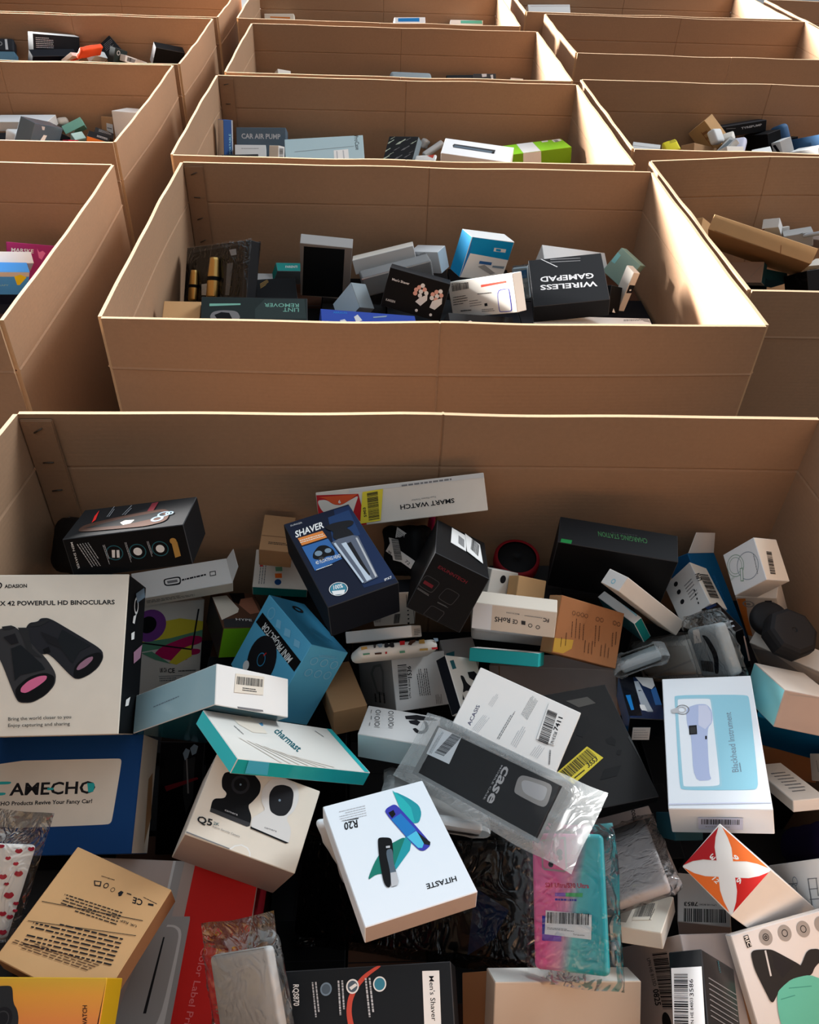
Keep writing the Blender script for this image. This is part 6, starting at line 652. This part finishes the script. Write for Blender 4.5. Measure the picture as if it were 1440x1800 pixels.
# ------------------------------------------------------------------ dark filler boxes added under the products so gaps read as shadow
FILL = [["C0",-0.454,0.238,0.12,0.12,0.7],["C0",-0.454,0.358,0.12,0.12,0.705],["C0",-0.454,0.477,0.12,0.12,0.599],["C0",-0.454,0.597,0.12,0.12,0.588],["C0",-0.454,0.717,0.12,0.12,0.595],["C0",-0.454,0.836,0.12,0.12,0.501],["C0",-0.454,0.956,0.12,0.12,0.506],["C0",-0.335,0.238,0.12,0.12,0.708],["C0",-0.335,0.358,0.12,0.12,0.534],["C0",-0.335,0.477,0.12,0.12,0.536],["C0",-0.335,0.597,0.12,0.12,0.459],["C0",-0.335,0.717,0.12,0.12,0.467],["C0",-0.335,0.836,0.12,0.12,0.5],["C0",-0.335,0.956,0.12,0.12,0.505],["C0",-0.215,0.238,0.12,0.12,0.698],["C0",-0.215,0.358,0.12,0.12,0.537],["C0",-0.215,0.477,0.12,0.12,0.527],["C0",-0.215,0.597,0.12,0.12,0.473],["C0",-0.215,0.717,0.12,0.12,0.469],["C0",-0.215,0.836,0.12,0.12,0.604],["C0",-0.215,0.956,0.12,0.12,0.598],["C0",-0.095,0.238,0.12,0.12,0.68],["C0",-0.095,0.358,0.12,0.12,0.429],["C0",-0.095,0.477,0.12,0.12,0.426],["C0",-0.095,0.597,0.12,0.12,0.415],["C0",-0.095,0.717,0.12,0.12,0.634],["C0",-0.095,0.836,0.12,0.12,0.624],["C0",-0.095,0.956,0.12,0.12,0.677],["C0",0.024,0.238,0.12,0.12,0.684],["C0",0.024,0.358,0.12,0.12,0.422],["C0",0.024,0.477,0.12,0.12,0.416],["C0",0.024,0.597,0.12,0.12,0.42],["C0",0.024,0.717,0.12,0.12,0.528],["C0",0.024,0.836,0.12,0.12,0.522],["C0",0.024,0.956,0.12,0.12,0.518],["C0",0.144,0.238,0.12,0.12,0.588],["C0",0.144,0.358,0.12,0.12,0.43],["C0",0.144,0.477,0.12,0.12,0.416],["C0",0.144,0.597,0.12,0.12,0.413],["C0",0.144,0.717,0.12,0.12,0.515],["C0",0.144,0.836,0.12,0.12,0.525],["C0",0.144,0.956,0.12,0.12,0.526],["C0",0.263,0.238,0.12,0.12,0.56],["C0",0.263,0.358,0.12,0.12,0.564],["C0",0.263,0.477,0.12,0.12,0.594],["C0",0.263,0.597,0.12,0.12,0.598],["C0",0.263,0.717,0.12,0.12,0.524],["C0",0.263,0.836,0.12,0.12,0.534],["C0",0.263,0.956,0.12,0.12,0.7],["C0",0.383,0.238,0.12,0.12,0.497],["C0",0.383,0.358,0.12,0.12,0.501],["C0",0.383,0.477,0.12,0.12,0.552],["C0",0.383,0.597,0.12,0.12,0.592],["C0",0.383,0.717,0.12,0.12,0.532],["C0",0.383,0.836,0.12,0.12,0.533],["C0",0.383,0.956,0.12,0.12,0.69],["C0",0.503,0.238,0.12,0.12,0.503],["C0",0.503,0.358,0.12,0.12,0.504],["C0",0.503,0.477,0.12,0.12,0.454],["C0",0.503,0.597,0.12,0.12,0.457],["C0",0.503,0.717,0.12,0.12,0.543],["C0",0.503,0.836,0.12,0.12,0.55],["C0",0.503,0.956,0.12,0.12,0.546],["C0",0.622,0.238,0.12,0.12,0.72],["C0",0.622,0.358,0.12,0.12,0.627],["C0",0.622,0.477,0.12,0.12,0.449],["C0",0.622,0.597,0.12,0.12,0.447],["C0",0.622,0.717,0.12,0.12,0.56],["C0",0.622,0.836,0.12,0.12,0.623],["C0",0.622,0.956,0.12,0.12,0.609],["C1",-0.383,1.421,0.168,0.159,0.721],["C1",-0.383,1.579,0.168,0.159,0.731],["C1",-0.383,1.739,0.168,0.159,0.711],["C1",-0.383,1.897,0.168,0.159,0.7],["C1",-0.383,2.057,0.168,0.159,0.701],["C1",-0.215,1.421,0.168,0.159,0.729],["C1",-0.215,1.579,0.168,0.159,0.731],["C1",-0.215,1.739,0.168,0.159,0.711],["C1",-0.215,1.897,0.168,0.159,0.694],["C1",-0.215,2.057,0.168,0.159,0.699],["C1",-0.047,1.421,0.168,0.159,0.73],["C1",-0.047,1.579,0.168,0.159,0.734],["C1",-0.047,1.739,0.168,0.159,0.724],["C1",-0.047,1.897,0.168,0.159,0.709],["C1",-0.047,2.057,0.168,0.159,0.704],["C1",0.121,1.421,0.168,0.159,0.725],["C1",0.121,1.579,0.168,0.159,0.737],["C1",0.121,1.739,0.168,0.159,0.734],["C1",0.121,1.897,0.168,0.159,0.724],["C1",0.121,2.057,0.168,0.159,0.739],["C1",0.289,1.421,0.168,0.159,0.729],["C1",0.289,1.579,0.168,0.159,0.73],["C1",0.289,1.739,0.168,0.159,0.725],["C1",0.289,1.897,0.168,0.159,0.728],["C1",0.289,2.057,0.168,0.159,0.736],["C1",0.457,1.421,0.168,0.159,0.728],["C1",0.457,1.579,0.168,0.159,0.738],["C1",0.457,1.739,0.168,0.159,0.724],["C1",0.457,1.897,0.168,0.159,0.721],["C1",0.457,2.057,0.168,0.159,0.722],["C1",0.625,1.421,0.168,0.159,0.724],["C1",0.625,1.579,0.168,0.159,0.728],["C1",0.625,1.739,0.168,0.159,0.725],["C1",0.625,1.897,0.168,0.159,0.729],["C1",0.625,2.057,0.168,0.159,0.723],["C2",-0.384,2.346,0.236,0.261,0.721],["C2",-0.384,2.607,0.236,0.261,0.725],["C2",-0.384,2.868,0.236,0.261,0.724],["C2",-0.148,2.346,0.236,0.261,0.729],["C2",-0.148,2.607,0.236,0.261,0.725],["C2",-0.148,2.868,0.236,0.261,0.727],["C2",0.088,2.346,0.236,0.261,0.73],["C2",0.088,2.607,0.236,0.261,0.728],["C2",0.088,2.868,0.236,0.261,0.718],["C2",0.323,2.346,0.236,0.261,0.725],["C2",0.323,2.607,0.236,0.261,0.737],["C2",0.323,2.868,0.236,0.261,0.734],["C2",0.559,2.346,0.236,0.261,0.729],["C2",0.559,2.607,0.236,0.261,0.73],["C2",0.559,2.868,0.236,0.261,0.725],["C3",-0.337,3.26,0.287,0.385,0.721],["C3",-0.337,3.646,0.287,0.385,0.731],["C3",-0.05,3.26,0.287,0.385,0.729],["C3",-0.05,3.646,0.287,0.385,0.731],["C3",0.238,3.26,0.287,0.385,0.73],["C3",0.238,3.646,0.287,0.385,0.734],["C3",0.525,3.26,0.287,0.385,0.725],["C3",0.525,3.646,0.287,0.385,0.737],["C4",-0.407,4.159,0.291,0.393,0.721],["C4",-0.407,4.552,0.291,0.393,0.731],["C4",-0.115,4.159,0.291,0.393,0.729],["C4",-0.115,4.552,0.291,0.393,0.731],["C4",0.175,4.159,0.291,0.393,0.73],["C4",0.175,4.552,0.291,0.393,0.734],["C4",0.467,4.159,0.291,0.393,0.725],["C4",0.467,4.552,0.291,0.393,0.737],["L1",-1.384,1.454,0.292,0.261,0.729],["L1",-1.384,1.714,0.292,0.261,0.731],["L1",-1.384,1.975,0.292,0.261,0.733],["L1",-1.091,1.454,0.292,0.261,0.73],["L1",-1.091,1.714,0.292,0.261,0.734],["L1",-1.091,1.975,0.292,0.261,0.724],["L1",-0.799,1.454,0.292,0.261,0.725],["L1",-0.799,1.714,0.292,0.261,0.737],["L1",-0.799,1.975,0.292,0.261,0.721],["L2",-1.429,2.44,0.295,0.27,0.729],["L2",-1.429,2.71,0.295,0.27,0.731],["L2",-1.429,2.979,0.295,0.27,0.728],["L2",-1.133,2.44,0.295,0.27,0.73],["L2",-1.133,2.71,0.295,0.27,0.734],["L2",-1.133,2.979,0.295,0.27,0.719],["L2",-0.838,2.44,0.295,0.27,0.725],["L2",-0.838,2.71,0.295,0.27,0.737],["L2",-0.838,2.979,0.295,0.27,0.734],["L3",-1.41,3.283,0.295,0.25,0.729],["L3",-1.41,3.533,0.295,0.25,0.731],["L3",-1.41,3.783,0.295,0.25,0.733],["L3",-1.115,3.283,0.295,0.25,0.73],["L3",-1.115,3.533,0.295,0.25,0.734],["L3",-1.115,3.783,0.295,0.25,0.724],["L3",-0.82,3.283,0.295,0.25,0.725],["L3",-0.82,3.533,0.295,0.25,0.737],["L3",-0.82,3.783,0.295,0.25,0.734],["R1",0.896,1.609,0.293,0.246,0.721],["R1",0.896,1.854,0.293,0.246,0.731],["R1",0.896,2.1,0.293,0.246,0.676],["R1",1.19,1.609,0.293,0.246,0.729],["R1",1.19,1.854,0.293,0.246,0.731],["R1",1.19,2.1,0.293,0.246,0.676],["R1",1.482,1.609,0.293,0.246,0.73],["R1",1.482,1.854,0.293,0.246,0.734],["R1",1.482,2.1,0.293,0.246,0.724],["R2",0.847,2.468,0.239,0.24,0.721],["R2",0.847,2.708,0.239,0.24,0.731],["R2",0.847,2.948,0.239,0.24,0.733],["R2",1.086,2.468,0.239,0.24,0.729],["R2",1.086,2.708,0.239,0.24,0.731],["R2",1.086,2.948,0.239,0.24,0.733],["R2",1.325,2.468,0.239,0.24,0.73],["R2",1.325,2.708,0.239,0.24,0.734],["R2",1.325,2.948,0.239,0.24,0.724],["R2",1.564,2.468,0.239,0.24,0.725],["R2",1.564,2.708,0.239,0.24,0.737],["R2",1.564,2.948,0.239,0.24,0.734],["R4",0.91,4.483,0.405,0.37,0.721],["R4",0.91,4.853,0.405,0.37,0.731],["R4",1.315,4.483,0.405,0.37,0.729],["R4",1.315,4.853,0.405,0.37,0.731]]
for i, (cont, x, y, sx, sy, h) in enumerate(FILL):
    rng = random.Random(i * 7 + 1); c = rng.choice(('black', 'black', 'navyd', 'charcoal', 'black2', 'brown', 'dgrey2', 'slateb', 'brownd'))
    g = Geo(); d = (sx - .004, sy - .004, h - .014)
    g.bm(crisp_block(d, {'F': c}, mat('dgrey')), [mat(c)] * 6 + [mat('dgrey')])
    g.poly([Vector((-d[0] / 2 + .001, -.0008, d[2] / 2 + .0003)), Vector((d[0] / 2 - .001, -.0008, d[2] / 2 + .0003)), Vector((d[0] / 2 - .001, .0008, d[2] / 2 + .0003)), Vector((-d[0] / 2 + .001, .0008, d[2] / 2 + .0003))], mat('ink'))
    o = g.build('gap_filler_box'); o.location = (x, y, .014 + d[2] / 2)
    tag(o, 'dark filler box added so gaps read as shadow, under the products of the ' + GROUPS[cont].split(' the ')[1], 'box', 'dark filler boxes added in the ' + GROUPS[cont].split(' the ')[1])
